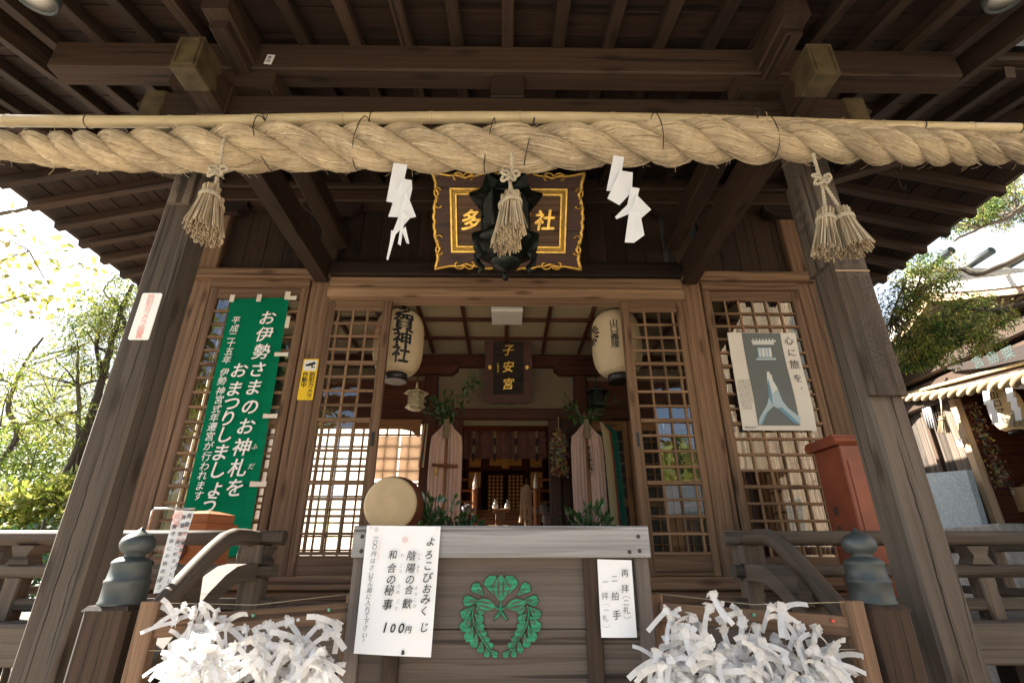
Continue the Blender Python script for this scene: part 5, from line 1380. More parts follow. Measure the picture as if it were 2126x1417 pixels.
# ------------------------------------------------------------------ offering box
ob = thing("offering_box", "weathered wooden offering box with a carved green wisteria crest", "offering box", (-.01, 1.87, .40))
b = MB(); 
for k in range(4): b.box(-.415, .400, 1.702, 1.724, .42 + .236 * k, .654 + .236 * k if k < 3 else 1.345, c=.003, axis='x', tone=.35 + .1 * (k % 3))
b.build("front_panel", M['weather'], ob)
b = MB(); b.box(-.463, .440, 1.672, 1.702, 1.3185, 1.409, c=.005, axis='x', tone=.6); tr_ = b.build("top_rail", M['silver'], ob)
b = MB()
for px, py in ((752, 1113), (750, 1143), (1325, 1113), (1307, 1145), (1328, 1143)):
    p = at(px, py, Y=1.672); b.lathe([(0, .004), (.004, .0035), (.0062, 0)], p, 10, (0, -1, 0))
b.build("bolt", M['wire'], tr_)
for x0, x1 in ((-.345, -.300), (.236, .282)):
    b = MB(); b.box(x0, x1, 1.684, 1.702, .41, 1.3175, c=.004, axis='z', tone=.3); b.build("upright", M['beam'], ob)
b = MB(); b.box(.392, .437, 1.69, 1.74, .41, 1.317, c=.004, axis='z', tone=.4); b.box(-.46, -.416, 1.69, 1.74, .41, 1.317, c=.004, axis='z', tone=.4); b.build("corner_post", M['weather'], ob)
for x in (-.45, .412):
    b = MB(); b.box(x, x + .022, 1.742, 2.03, .42, 1.34, c=.003, axis='y', tone=.4); b.build("side_panel", M['weather'], ob)
b = MB(); b.box(-.42, .40, 2.01, 2.032, .42, 1.34, c=.003, axis='x'); b.build("back_panel", M['weather'], ob)
b = MB()
for k in range(9): b.box(-.42 + .092 * k, -.38 + .092 * k, 1.703, 2.01, 1.346, 1.384, c=.004, axis='y')
b.build("grate", M['silver'], ob)
# crest
b = MB(); o_ = MB(); CX0, CZ0, CYY = -.0125, 1.166, 1.7018; RX, RZ_ = .115, .107
def petal_poly(cx, cz, ang, L, Wd, lob=3):
    pts = [(0, 0)]
    n = 14
    for k in range(n + 1):
        t = -1 + 2 * k / n
        r = L * (.93 + .07 * abs(cos(t * lob * pi / 2))) * (1 - .18 * t * t)
        a = t * Wd
        pts.append((r * cos(a), r * sin(a)))
    return [(cx + x * cos(ang) - y * sin(ang), cz + x * sin(ang) + y * cos(ang)) for x, y in pts]
def put_petal(cx, cz, ang, L, Wd, lob=3, d=.004):
    # dark carved groove first, green petal standing on it, bare drop of wood near its root
    g0 = petal_poly(cx - cos(ang) * .004, cz - sin(ang) * .004, ang, L + .0075, Wd + .05, lob); o_.plate(g0, (0, CYY, 0), (1, 0, 0), (0, 0, 1), .0006 + random.random() * .0005)
    g1 = petal_poly(cx, cz, ang, L, Wd, lob); b.plate(g1, (0, CYY - .0012, 0), (1, 0, 0), (0, 0, 1), d + random.random() * .0008)
    for s0, mb, dd in ((1.0, o_, d + .0024), (.55, b, d + .0030)):
        q = [(cx + cos(ang) * (L * .42 + L * .17 * s0 * cos(a)) - sin(ang) * L * .09 * s0 * sin(a), cz + sin(ang) * (L * .42 + L * .17 * s0 * cos(a)) + cos(ang) * L * .09 * s0 * sin(a)) for a in [k * pi / 5 for k in range(10)]]
        mb.plate(q, (0, CYY, 0), (1, 0, 0), (0, 0, 1), dd)
def leafp(cx, cz, ang, L, W_): return [(cx + cos(ang) * L * t - sin(ang) * s * W_ * sin(pi * t) ** .8, cz + sin(ang) * L * t + cos(ang) * s * W_ * sin(pi * t) ** .8) for s, t in [(1, k / 8) for k in range(9)] + [(-1, 1 - k / 8) for k in range(1, 8)]]
YC = (0, CYY, 0); EX, EZ = (1, 0, 0), (0, 0, 1)
for sx in (-1, 1):
    def P(u, v): return CX0 + sx * u * .1165, CZ0 + v * .1075
    def pet(a0, a1, wd, lob=3):
        (x0, z0), (x1, z1) = P(*a0), P(*a1); put_petal(x0, z0, atan2(z1 - z0, x1 - x0), math.hypot(x1 - x0, z1 - z0) * .98, wd, lob)
    for a0, a1, wd, lob in (((.13, .42), (.30, .97), .50, 4), ((.42, .45), (.74, .74), .42, 3), ((.55, .33), (.97, .32), .42, 3),
            ((.70, .20), (.99, -.10), .42, 3), ((.72, -.02), (.97, -.42), .40, 3), ((.68, -.25), (.84, -.66), .40, 3), ((.58, -.45), (.68, -.80), .40, 3), ((.45, -.62), (.51, -.93), .40, 3), ((.33, -.75), (.33, -1.02), .40, 3), ((.26, -.84), (.07, -1.0), .42, 3),
            ((.64, .18), (.41, .02), .46, 3), ((.66, .02), (.45, -.20), .46, 3), ((.64, -.15), (.43, -.38), .44, 3), ((.58, -.31), (.37, -.54), .42, 3), ((.48, -.46), (.29, -.68), .42, 3), ((.37, -.61), (.20, -.82), .42, 3)):
        pet(a0, a1, wd, lob)
    sp = [(P(u, v)[0], CYY - .0050, P(u, v)[1]) for u, v in ((.67, .22), (.70, .10), (.70, -.05), (.66, -.22), (.56, -.42), (.42, -.63), (.25, -.85))]
    sp = spline([Vector(p) for p in sp], 5); o_.tube(sp, .0034, 6); b.tube([p + Vector((0, -.0025, 0)) for p in sp], .0019, 6)
    (x0, z0), (x1, z1) = P(.10, .16), P(.66, .30); a = atan2(z1 - z0, x1 - x0); L = math.hypot(x1 - x0, z1 - z0)
    o_.plate(leafp(x0, z0, a, L, .0185), YC, EX, EZ, .0058); b.plate(leafp(*P(.14, .17), a, L * .90, .0150), YC, EX, EZ, .0068)
    for dv in (.05, -.05): o_.plate(leafp(*P(.22, .19 + dv), a, L * .60, .0023), YC, EX, EZ, .0072)
    b.tube([(P(0, .08)[0], CYY - .005, P(0, .08)[1]), (P(.15, -.13)[0], CYY - .005, P(.15, -.13)[1])], .0034, 6)
    o_.tube([(P(0, .08)[0], CYY - .001, P(0, .08)[1]), (P(.17, -.155)[0], CYY - .001, P(.17, -.155)[1])], .0048, 6)
    b.tube([(P(0, .10)[0], CYY - .005, P(0, .10)[1]), (P(.14, .18)[0], CYY - .005, P(.14, .18)[1])], .0026, 6)
o_.plate(leafp(CX0, CZ0 + .026, pi / 2, .083, .0255), YC, EX, EZ, .0062)
b.plate(leafp(CX0, CZ0 + .031, pi / 2, .074, .0205), YC, EX, EZ, .0070)
for dx_ in (-.0075, .0075): o_.plate(leafp(CX0 + dx_, CZ0 + .042, pi / 2, .052, .0032), YC, EX, EZ, .0075)
b.tube([(CX0, CYY - .005, CZ0 + .034), (CX0, CYY - .005, CZ0 + .005)], .0030, 6)
cr = b.build("wisteria_crest", M['crestgreen'], ob); o_.build("carved_groove", M['groove'], cr)

# paper signs on the box
s1 = thing("fortune_price_sign", "large white paper sign with black brush writing at the left of the offering box", "paper sign", (-.31, 1.665, 1.24))
def sheet(mb, cs, n=8, bow=.006):
    for j in range(n):
        for i in range(4):
            def q(u, v):
                p = cs[3].lerp(cs[2], u).lerp(cs[0].lerp(cs[1], u), v); p.y -= bow * sin(pi * u) * (1 - v) + .004 * (1 - v) ** 3; return p
            mb.face([q(i / 4, j / n), q((i + 1) / 4, j / n), q((i + 1) / 4, (j + 1) / n), q(i / 4, (j + 1) / n)], None, .5, True)
C1 = [at(762, 1090, Y=1.662), at(915, 1092, Y=1.662), at(895, 1363, Y=1.662), at(735, 1355, Y=1.662)]
b = MB(); sheet(b, C1); b.build("sheet", M['signpaper'], s1)
b = MB(); e_ = MB(); f_ = MB(); SY = 1.652
def sp1(cx, cy): return at(735 + cx / 4.884, 1080 + cy / 4.886, Y=SY)
for txt, ps_, sz, bo in (("よろこびおみくじ", [(782, 210), (760, 345), (752, 455), (745, 575), (740, 690), (728, 795), (712, 915), (712, 1080)], .028, .012),
        ("陰陽の合歓", [(585, 355), (575, 480), (568, 595), (558, 700), (540, 840)], .028, .008), ("和合の秘事", [(395, 345), (383, 480), (378, 595), (358, 705), (340, 850)], .028, .010),
        ("一〇〇円", [(222, 172), (215, 218), (210, 268), (200, 335)], .016, .012), ("はさいせん箱に入れて下さい。", [(192, 405), (180, 475), (172, 545), (168, 585), (165, 640), (156, 705), (150, 770), (143, 830), (138, 895), (130, 955), (122, 1020), (115, 1085), (108, 1160), (120, 1195)], .0155, .0)):
    for ch, (x, y) in zip(txt, ps_): put_char(b, ch, sp1(x, y), BU, BV, sz * random.uniform(.93, 1.07), bold=bo, shear=.18, rot=random.uniform(-.06, .06))
for ch, (x, y), sz in zip("100円", ((315, 1085), (395, 1090), (480, 1090), (550, 1105)), (.034, .03, .034, .019)): put_char(b, ch, sp1(x, y), BU, BV, sz, bold=.02, shear=.2)
for txt, ps_ in (("いんよう", [(668, 340), (660, 380), (652, 465), (645, 510)]), ("よろこび", [(632, 680), (625, 745), (620, 800), (615, 865)]), ("わごう", [(490, 350), (480, 455), (470, 515)]), ("ひめごと", [(455, 665), (447, 725), (445, 815), (430, 885)])):
    for ch, (x, y) in zip(txt, ps_): put_char(f_, ch, sp1(x, y), BU, BV, .0105, shear=.1)
k = sp1(225, 88); s_ = .0048
f_.tube([k + Vector((-s_ * .5, 0, -s_ * 1.3)), k + Vector((-s_ * .5, 0, 0)), k + Vector((-s_ * 1.2, 0, 0)), k + Vector((0, 0, s_ * 1.4)), k + Vector((s_ * 1.2, 0, 0)), k + Vector((s_ * .5, 0, 0)), k + Vector((s_ * .5, 0, -s_ * 1.3)), k + Vector((-s_ * .5, 0, -s_ * 1.3))], .0006, 4)
c0 = sp1(518, 195); rad_ = .0072
e_.tube([c0 + Vector((rad_ * cos(t * pi / 10), 0, rad_ * sin(t * pi / 10))) for t in range(21)], .0006, 4); put_char(e_, "印", c0, BU, BV, .010)
e_.tube([sp1(280, 178), sp1(268, 205), sp1(262, 260), sp1(250, 330), sp1(242, 400)], .0004, 4)
b.build("lettering", M['ink'], s1); f_.build("small_lettering", M['inkfade'], s1); e_.build("red_seal", M['redink'], s1)
b = MB()
for x, y in ((168, 75), (845, 85)): b.lathe([(0, .002), (.003, .0015), (.0035, 0)], sp1(x, y), 10, (0, -1, 0))
b.build("tack", M['tape'], s1)
b = MB(); b.plate([(-.004, -.006), (.005, -.005), (.004, .004), (-.003, .006)], sp1(495, 1335), (1, 0, 0), (0, 0, 1), .002); b.build("torn_hole", M['ink'], s1)

s2 = thing("worship_steps_sign", "small white paper sign with three handwritten columns at the right of the offering box", "paper sign", (.33, 1.675, 1.21))
C2 = [at(1240, 1160, Y=1.680), at(1311, 1162, Y=1.680), at(1322, 1322, Y=1.680), at(1248, 1322, Y=1.680)]
b = MB(); sheet(b, C2, bow=.004); b.build("sheet", M['signpaper'], s2)
b = MB(); f_ = MB()
def sp2(cx, cy): return at(1220 + cx / 7.875, 1150 + cy / 7.872, Y=1.670)
for ch, (x, y), sz in (("再", (610, 305), .024), ("拝", (615, 560), .024), ("（", (632, 710), .022), ("二", (632, 785), .018), ("礼", (638, 910), .021), ("）", (650, 1015), .022), ("二", (440, 395), .020), ("拍", (452, 680), .024), ("手", (478, 990), .026), ("一", (292, 450), .018)):
    if ch in "（）": sg = 1 if ch == "（" else -1; f2 = sp2(x, y); b.tube([f2 + Vector((.0105 * cos(t), 0, sg * .0065 * sin(t) - .002 * sg)) for t in [k * pi / 8 for k in range(9)]], .0006, 4)
    else: put_char(b, ch, sp2(x, y), BU, BV, sz, rot=random.uniform(-.06, .06), shear=.06)
for ch, (x, y), sz in (("拝", (285, 680), .021), ("一", (305, 910), .016), ("礼", (290, 1040), .018)): put_char(f_, ch, sp2(x, y), BU, BV, sz, rot=random.uniform(-.06, .06))
for y, sg in ((850, 1), (1150, -1)):
    f2 = sp2(300, y); f_.tube([f2 + Vector((.0105 * cos(t), 0, sg * .0065 * sin(t))) for t in [k * pi / 8 for k in range(9)]], .0004, 4)
b.build("lettering", M['ink'], s2); f_.build("faded_lettering", M['inkfade'], s2)

# ------------------------------------------------------------------ racks with tied paper fortunes
for sx in (-1, 1):
    side = "left" if sx < 0 else "right"
    rk = thing("fortune_rack", ("low wooden rack for paper fortunes beside the left newel", "low wooden rack for paper fortunes beside the right newel")[sx > 0], "rack", (.7 * sx, 1.67, .4), "racks for paper fortunes")
    o0 = Vector((.97 * sx, 1.625, 1.140)); o1 = Vector((.468 * sx, 1.735, 1.168))
    b = MB(); b.beam(o0, o1, .022, .052, c=.003, tone=.7); b.build("top_bar", M['door'], rk)
    b = MB(); b.beam(Vector((.985 * sx, 1.62, .40)), Vector((.985 * sx, 1.62, 1.205)), .05, .04, (0, 1, 0), c=.004, tone=.5); b.build("post", M['door'], rk)
    b = MB(); b.beam(Vector((.462 * sx, 1.75, .40)), Vector((.462 * sx, 1.75, 1.215)), .035, .035, (0, 1, 0), c=.004, tone=.8); b.build("post", M['lattice'], rk)
    b = MB()
    for z in (1.215, 1.10, 1.04, .98, .92, .86, .8): b.tube([(.985 * sx, 1.605, z - .012), (.72 * sx, 1.66, z - .012 - .01), (.462 * sx, 1.735, z + .004)], .0011, 4)
    b.build("string", M['cord'], rk)
    for i, (u, cname) in enumerate(((.10, 'redink'), (.33, 'redink'), (.5, 'pingreen'), (.74, 'board_white'), (.9, 'pingreen'))):
        p = o0.lerp(o1, u) + Vector((0, -.012, .012 - .02 * (i % 2))); b = MB(); b.lathe([(0, .010), (.0045, .0095), (.005, .007), (.003, .004), (.0045, 0)], p, 10, (0, -1, 0)); b.build("push_pin", M[cname], rk)

def fortune_mesh(seed):
    rng = random.Random(seed); b = MB(); w_ = rng.uniform(.0115, .0145)
    def strip(pts, wv):
        pts = [Vector(p) for p in pts]
        for i in range(len(pts) - 1):
            d = (pts[i + 1] - pts[i]).normalized(); s = d.cross(wv).normalized() * w_ / 2
            d2 = (pts[min(i + 2, len(pts) - 1)] - pts[i + 1]); 
            b.face([pts[i] - s, pts[i + 1] - s, pts[i + 1] + s, pts[i] + s], None, rng.random())
    # flattened knot: two crossing folds
    for k in range(3):
        a = rng.uniform(0, pi); e = Vector((cos(a), rng.uniform(-.3, .3), sin(a))); f = Vector((-sin(a), .2, cos(a))); o = Vector((0, -.004 * k, 0)) + e * rng.uniform(-.004, .004)
        L_, H_ = .0115, .0085
        b.face([o - e * L_ - f * H_, o + e * L_ - f * H_ + Vector((0, -.003, 0)), o + e * L_ * .8 + f * H_, o - e * L_ + f * H_ * .9 + Vector((0, -.003, 0))], None, rng.random())
    strip([(-.010, .006, .008), (-.004, -.012, .013), (.008, -.012, .004), (.010, .004, -.008)], Vector((.3, .2, 1)))
    nt_ = rng.choice((2, 2, 2, 3)); a0 = rng.uniform(-.9, .9)
    for k in range(nt_):
        a = -pi / 2 + (a0 if k == 0 else -a0 * .6 + rng.choice((-1, 1)) * rng.uniform(.5, 2.3)); L = rng.uniform(.042, .078); d = Vector((cos(a), rng.uniform(-.7, .1), sin(a)))
        bend = Vector((rng.uniform(-.3, .3), rng.uniform(-.3, .3), -.75)); wv = Vector((rng.uniform(-.5, .5), -1, rng.uniform(-.5, .5)))
        strip([d * .004, d * .004 + d * L * .4 + bend * .003, d * L * .75 + bend * .010, d * L + bend * .022], wv)
    return b
protos = []
def place_fortunes(spots, label, group, n0):
    for i, p in enumerate(spots):
        q = random.randrange(12)
        if len(protos) < 12:
            b = fortune_mesh(40 + len(protos)); o = b.build("paper_fortune", M['fortune'], None, label, "paper fortune", group); protos.append(o)
        else:
            o = protos[q].copy(); COL.objects.link(o); tag(o, label, "paper fortune", group)
        o.location = p; o.rotation_euler = (random.uniform(-.5, .5), random.uniform(-.9, .9), random.uniform(-.5, .5)); s_ = random.uniform(.85, 1.2); o.scale = (s_, s_, s_)
spots = [at(px, py, Y=1.60) for px, py in ((385, 1262), (405, 1272), (425, 1258), (452, 1275), (470, 1290), (420, 1296), (395, 1306), (365, 1290), (440, 1310), (470, 1300), (512, 1305), (560, 1300), (600, 1290), (665, 1292), (700, 1296))]
while len(spots) < 152:
    px, py = random.uniform(345, 700), random.uniform(1312, 1458)
    lo = 1326 + max(0, 470 - px) * .12 - (14 * sin(px * .05))
    if py < lo: continue
    spots.append(at(px, py, Y=random.uniform(1.47, 1.63)))
place_fortunes(spots, "folded white paper fortune tied among many on the rack left of the offering box", "paper fortunes on the left rack", 0)
spots = [at(px, py, Y=1.60) for px, py in ((1480, 1236), (1470, 1262), (1382, 1268), (1392, 1282), (1432, 1280), (1535, 1270), (1540, 1290), (1598, 1258), (1622, 1262), (1625, 1282), (1400, 1300), (1455, 1300), (1500, 1305), (1570, 1300), (1655, 1305), (1692, 1310))]
while len(spots) < 146:
    px, py = random.uniform(1362, 1735), random.uniform(1310, 1458)
    if py < 1318 + max(0, px - 1640) * .25 + 8 * sin(px * .06): continue
    spots.append(at(px, py, Y=random.uniform(1.50, 1.635)))
place_fortunes(spots, "folded white paper fortune tied among many on the rack right of the offering box", "paper fortunes on the right rack", 0)
# ------------------------------------------------------------------ trees and shrubs
def ell(c, r):
    while True:
        p = Vector((random.uniform(-1, 1), random.uniform(-1, 1), random.uniform(-1, 1)))
        if p.length < 1: return Vector((c[0] + p.x * r[0], c[1] + p.y * r[1], c[2] + p.z * r[2]))
def cluster(mb, c, r, n, L, W, droop=.2, tone=None):
    c = Vector(c); t0 = random.random() if tone is None else tone
    for i in range(n):
        p = ell(c, (r, r, r * .8)); d = (p - c) + rnd() * r * .5 + Vector((0, 0, -droop * r))
        leaf(mb, p, d, rnd() + Vector((0, 0, 1)), L * random.uniform(.6, 1.3), W * random.uniform(.7, 1.3), min(1, max(0, t0 + random.gauss(0, .22))))
def tree(name, label, cat, trunk, limbs, crowns, mat, leafL, leafW, r0, ncl, nleaf, rcl, group=None, droop=.2, tonebias=None):
    t = thing(name, label, cat, trunk[0], group)
    sp = spline([Vector(p) for p in trunk], 8); b = MB(); n = len(sp)
    b.tube([p + rnd() * r0 * .06 for p in sp], [r0 * (1 - .75 * i / n) for i in range(n)], 10); b.build("trunk", M['bark'], t)
    b = MB()
    for l in limbs:
        s2 = spline([Vector(p) for p in l[1:]], 7); b.tube([p + rnd() * l[0] * .15 for p in s2], [l[0] * (1 - .7 * i / len(s2)) for i in range(len(s2))], 7)
    cr = MB()
    for c, r, share in crowns:
        for k in range(int(ncl * share)):
            q = ell(c, r); cluster(cr, q, rcl * random.uniform(.6, 1.3), nleaf, leafL, leafW, droop, tonebias)
            if random.random() < .35:
                o = Vector(c) if not limbs else min((Vector(p) for l in limbs for p in l[1:]), key=lambda v: (v - q).length)
                b.tube([o, (o + q) / 2 + rnd() * .04, q], [.010, .007, .003], 4, caps=False)
    b.build("limbs", M['bark'], t); cr.build("crown", mat, t)
    return t
Y5 = lambda x, y, Y=5.6: at(x, y, Y=Y)
tree("garden_tree", "leaning leafy tree with dark trunk beside the left porch post", "tree",
     [Y5(20, 1180), Y5(75, 1075), Y5(140, 985), Y5(178, 900), Y5(200, 830), Y5(222, 750), Y5(245, 665), Y5(275, 590)],
     [(.035, Y5(165, 930), Y5(163, 880), Y5(162, 800), Y5(161, 720)), (.03, Y5(170, 915), Y5(205, 870), Y5(240, 850)), (.02, Y5(161, 800), Y5(190, 792), Y5(225, 785)),
      (.03, Y5(215, 790), Y5(200, 720), Y5(212, 650)), (.02, Y5(262, 680), Y5(245, 640), Y5(216, 605), Y5(228, 585)), (.02, Y5(165, 850), Y5(110, 868), Y5(50, 880), Y5(0, 885))],
     [(Y5(215, 700), (.45, .45, .55), 1.0), (Y5(245, 640), (.3, .4, .4), .6), (Y5(120, 800), (.5, .5, .3), .45), (Y5(150, 880), (.5, .5, .25), .45), (Y5(180, 1010), (.35, .4, .2), .25)],
     M['leaf'], .085, .014, .075, 100, 24, .13, "garden trees on the left")
T2 = lambda x, y: at(x, y, Y=6.6)
tree("garden_tree", "slender many stemmed tree at the left edge of the garden", "tree", [T2(-40, 1060), T2(0, 965), T2(36, 900), T2(18, 850), T2(30, 800), T2(60, 740), T2(90, 700)],
     [(.02, T2(36, 900), T2(70, 870), T2(110, 830)), (.018, T2(30, 800), T2(10, 790), T2(-30, 780)), (.015, T2(0, 890), T2(-60, 870))],
     [(T2(60, 790), (.7, .6, .45), 1.0), (T2(20, 850), (.6, .5, .3), .6), (T2(130, 930), (.5, .5, .25), .3)], M['leaf'], .075, .022, .05, 50, 18, .16, "garden trees on the left", tonebias=.8)
T3 = lambda x, y: at(x, y, Y=6.0)
tree("yellow_leaved_tree", "thin crowned tree with scattered yellowing leaves against the white sky", "tree", [T3(-420, 1150), T3(-330, 800), T3(-250, 600), T3(-180, 420)],
     [(.045, T3(-230, 520), T3(-80, 470), T3(0, 446), T3(70, 428), T3(105, 398)), (.02, T3(-200, 560), T3(-60, 560), T3(60, 520)), (.02, T3(-240, 640), T3(-60, 640), T3(60, 610))],
     [(T3(60, 560), (1.1, .7, .75), 1.0)], M['yellowleaf'], .12, .085, .10, 34, 9, .30, "garden trees on the left")
def shrub(label, c, r, n, mat, L, W, tone=None, name="garden_shrub", group="garden shrubs on the left"):
    t = thing(name, label, "shrub", (c[0], c[1], 0), group)
    b = MB(); c = Vector(c)
    for i in range(n):
        p = ell(c, r); k = Vector(((p.x - c.x) / r[0], (p.y - c.y) / r[1], (p.z - c.z) / r[2])); k = k / max(k.length, .2)
        q = c + Vector((k.x * r[0], k.y * r[1], k.z * r[2])) * random.uniform(.72, 1.05)
        cluster(b, q, .12, 12, L, W, .1, tone)
    b.build("foliage", mat, t); b = MB()
    for k in range(5): b.tube([(c.x + random.uniform(-.1, .1), c.y + random.uniform(-.1, .1), 0), c + rnd() * .25 * r[0]], [.03, .012], 6)
    b.build("stem", M['bark'], t)
for lab, px, py, Y, r, mat, L, W, tn in (("rounded brownish green shrub behind the left railing", 70, 1010, 6.2, (.55, .5, .42), 'leaf', .05, .025, .12), ("bright green leafy shrub low behind the left railing", 60, 1085, 5.2, (.55, .4, .3), 'leaf', .09, .05, .62),
        ("bright broad leaved shrub beneath the leaning garden tree", 170, 1060, 5.6, (.4, .4, .32), 'leaf', .10, .05, .75), ("dark shrub under the railing at the left edge", 60, 1190, 4.6, (.9, .4, .35), 'leafdark', .07, .03, .5),
        ("distant hedge like shrub at the left edge of the garden", -40, 960, 9.0, (1.6, .8, .7), 'leaf', .09, .04, .2), ("distant pale shrub seen through the garden branches", 120, 930, 9.5, (1.2, .8, .6), 'leaf', .09, .04, .5)):
    p = at(px, py, Y=Y); shrub(lab, p, r, 230, M[mat], L, W, tn)

# cypress on the right
C4 = lambda x, y, Y=4.5: at(x, y, Y=Y)
cl_ = [(C4(1905, 640), (.42, .4, .36), .9), (C4(1960, 700, 4.4), (.45, .4, .26), .9), (C4(2010, 655, 4.6), (.36, .4, .18), .6), (C4(1900, 720, 4.4), (.28, .3, .2), .5), (C4(1925, 570), (.26, .3, .26), .5), (C4(1985, 450, 4.7), (.4, .4, .14), .5), (C4(2060, 425, 4.7), (.4, .4, .15), .5), (C4(2110, 410, 4.7), (.4, .4, .3), .6), (C4(2040, 690, 4.5), (.25, .3, .12), .3), (C4(2150, 330, 4.7), (.6, .5, .4), .5)]
tree("cypress_tree", "dark green cypress with drooping branches beside the right eave", "tree", [(6.2, 4.0, 0), (6.15, 4.0, 1.5), (6.2, 4.05, 3.5), (6.1, 4.1, 6.0), (6.1, 4.1, 8.0)],
     [(.032, (6.15, 4.05, 4.6), C4(2060, 560, 4.4), C4(1990, 560), C4(1935, 590), C4(1880, 640)), (.03, (6.15, 4.05, 3.9), C4(2080, 640, 4.4), C4(1990, 640), C4(1950, 700)), (.028, (6.15, 4.05, 5.4), C4(2110, 440, 4.5), C4(2040, 470, 4.6), C4(1980, 500, 4.6)), (.022, C4(1935, 590), C4(1900, 610), C4(1875, 600), C4(1850, 660)), (.02, C4(1950, 640), C4(1965, 660), C4(1990, 720))],
     cl_, M['conifer'], .040, .013, .16, 66, 70, .10, None, droop=.9)

# ------------------------------------------------------------------ the smaller shrine on the right
RX_ = 5.5
R_ = lambda px, py, X=RX_: at(px, py, X=X)
rs = thing("side_shrine", "small sunlit wooden side shrine with a gabled roof beyond the right eave", "shrine", (6.8, 5.3, 0))
def rpart(mb, name, mat, parent=None, label=None): return mb.build(name, mat, parent or rs, label)
b = MB()
for k in range(9):
    y = 6.00 + .10 * k; b.box(5.52, 5.55, y, y + .097, 1.2, 3.25, c=.002, axis='z')
rpart(b, "board_wall", M['post'])
b = MB(); b.box(5.47, 5.56, 5.955, 6.045, .9, 3.25, c=.006, axis='z', tone=.9); rpart(b, "pillar", M['pale'])
b = MB(); b.box(5.47, 5.56, 6.45, 6.51, .9, 3.25, c=.006, axis='z'); b.box(5.47, 5.58, 6.80, 6.92, .9, 3.4, c=.006, axis='z'); b.box(5.47, 5.58, 3.80, 3.92, .9, 3.4, c=.006, axis='z'); rpart(b, "pillar", M['beam'])
b = MB(); b.box(5.42, 5.58, 3.6, 7.1, 3.16, 3.46, c=.02, axis='y', tone=.9); rpart(b, "main_beam", M['beam'])
b = MB(); b.box(5.36, 5.56, 3.5, 7.2, 3.50, 3.68, c=.02, axis='y', tone=.6); b.box(5.30, 5.52, 3.4, 7.3, 3.72, 3.80, c=.01, axis='y', tone=.4); rpart(b, "upper_beam", M['beam'])
b = MB()
for c0y, sg in ((6.42, 1), (6.18, -1)):
    pts = []
    for t in range(30):
        a = t / 29 * 9.5; r = .075 * (1 - .8 * t / 29); pts.append((5.414, c0y + sg * r * cos(a), 3.28 + r * sin(a)))
    b.tube([(5.414, c0y + sg * .30 - .15 * sg * 0, 3.40), (5.414, c0y + sg * .16, 3.30)] + pts, .010, 5)
rpart(b, "carved_scroll", M['dark'])
b = MB()
y = 3.9
while y < 6.8:
    top = 4.30 - abs(y + .07 - 5.35) * .62
    if top > 3.85: b.box(5.40, 5.43, y, y + .137, 3.80, top, c=.002, axis='z', tone=random.random())
    y += .14
rpart(b, "gable_board", M['pale'])
b = MB()
for sg in (-1, 1):
    n = 10; P = []
    for k in range(n + 1):
        t = k / n; P.append((5.35 + sg * 2.0 * t, 4.42 - 1.10 * t + .28 * t * t))
    for k in range(n):
        (y0, z0), (y1, z1) = P[k], P[k + 1]
        q = [(5.0, y0, z0), (9.5, y0, z0), (9.5, y1, z1), (5.0, y1, z1)]
        if sg > 0: q = q[::-1]
        b.face(q, [(0, 0), (4, 0), (4, 1), (0, 1)], .5, True); b.face([(x, yy, z - .13) for x, yy, z in q][::-1], None, .5)
        e = [(5.0, y0, z0), (5.0, y1, z1), (5.0, y1, z1 - .13), (5.0, y0, z0 - .13)]; b.face(e if sg < 0 else e[::-1])
    for k in range(6): pass
rpart(b, "roof", M['roofmetal'])
b = MB()
for z0, w_ in ((4.36, .17), (4.44, .14), (4.51, .11)): b.box(4.95, 9.5, 5.35 - w_, 5.35 + w_, z0, z0 + .075, c=.02, axis='x')
rpart(b, "ridge", M['roofmetal'])
b = MB()
for x in (5.15, 5.62, 6.1, 6.6): b.tube([(x, 5.75, 4.63), (x, 4.95, 4.63)], .045, 14); 
rpart(b, "ridge_log", M['copper'])
b = MB()
for sg in (-1, 1):
    b.prism([(-.03, -.10), (.03, -.10), (.03, .10), (-.03, .10)], (5.06, 5.35, 4.27), (5.06, 5.35 + sg * 1.9, 3.45), tone=.9)
rpart(b, "barge_board", M['pale'])
b = MB(); b.box(5.6, 8.5, 6.0, 6.06, .9, 3.3, c=0, axis='x'); b.box(8.4, 8.5, 3.8, 6.9, .9, 3.4, c=0, axis='y'); b.box(5.58, 8.5, 3.75, 3.82, .9, 3.4, c=0, axis='x'); b.box(5.45, 8.5, 3.8, 6.9, 1.05, 1.15, c=.01, axis='y'); b.box(5.58, 8.5, 3.8, 6.9, 3.42, 3.5, c=0, axis='y')
rpart(b, "inner_wall", M['red'])
b = MB()
for k in range(7): b.box(6.6, 8.3, 5.0 - .0, 5.9, 1.3 + .16 * k, 1.32 + .16 * k, c=.002, axis='x')
rpart(b, "altar_shelf", M['honey'])
b = MB(); b.box(4.9, 8.6, 3.6, 7.0, -.05, 1.05, c=.03, axis='y'); rpart(b, "stone_base", M['granite'])
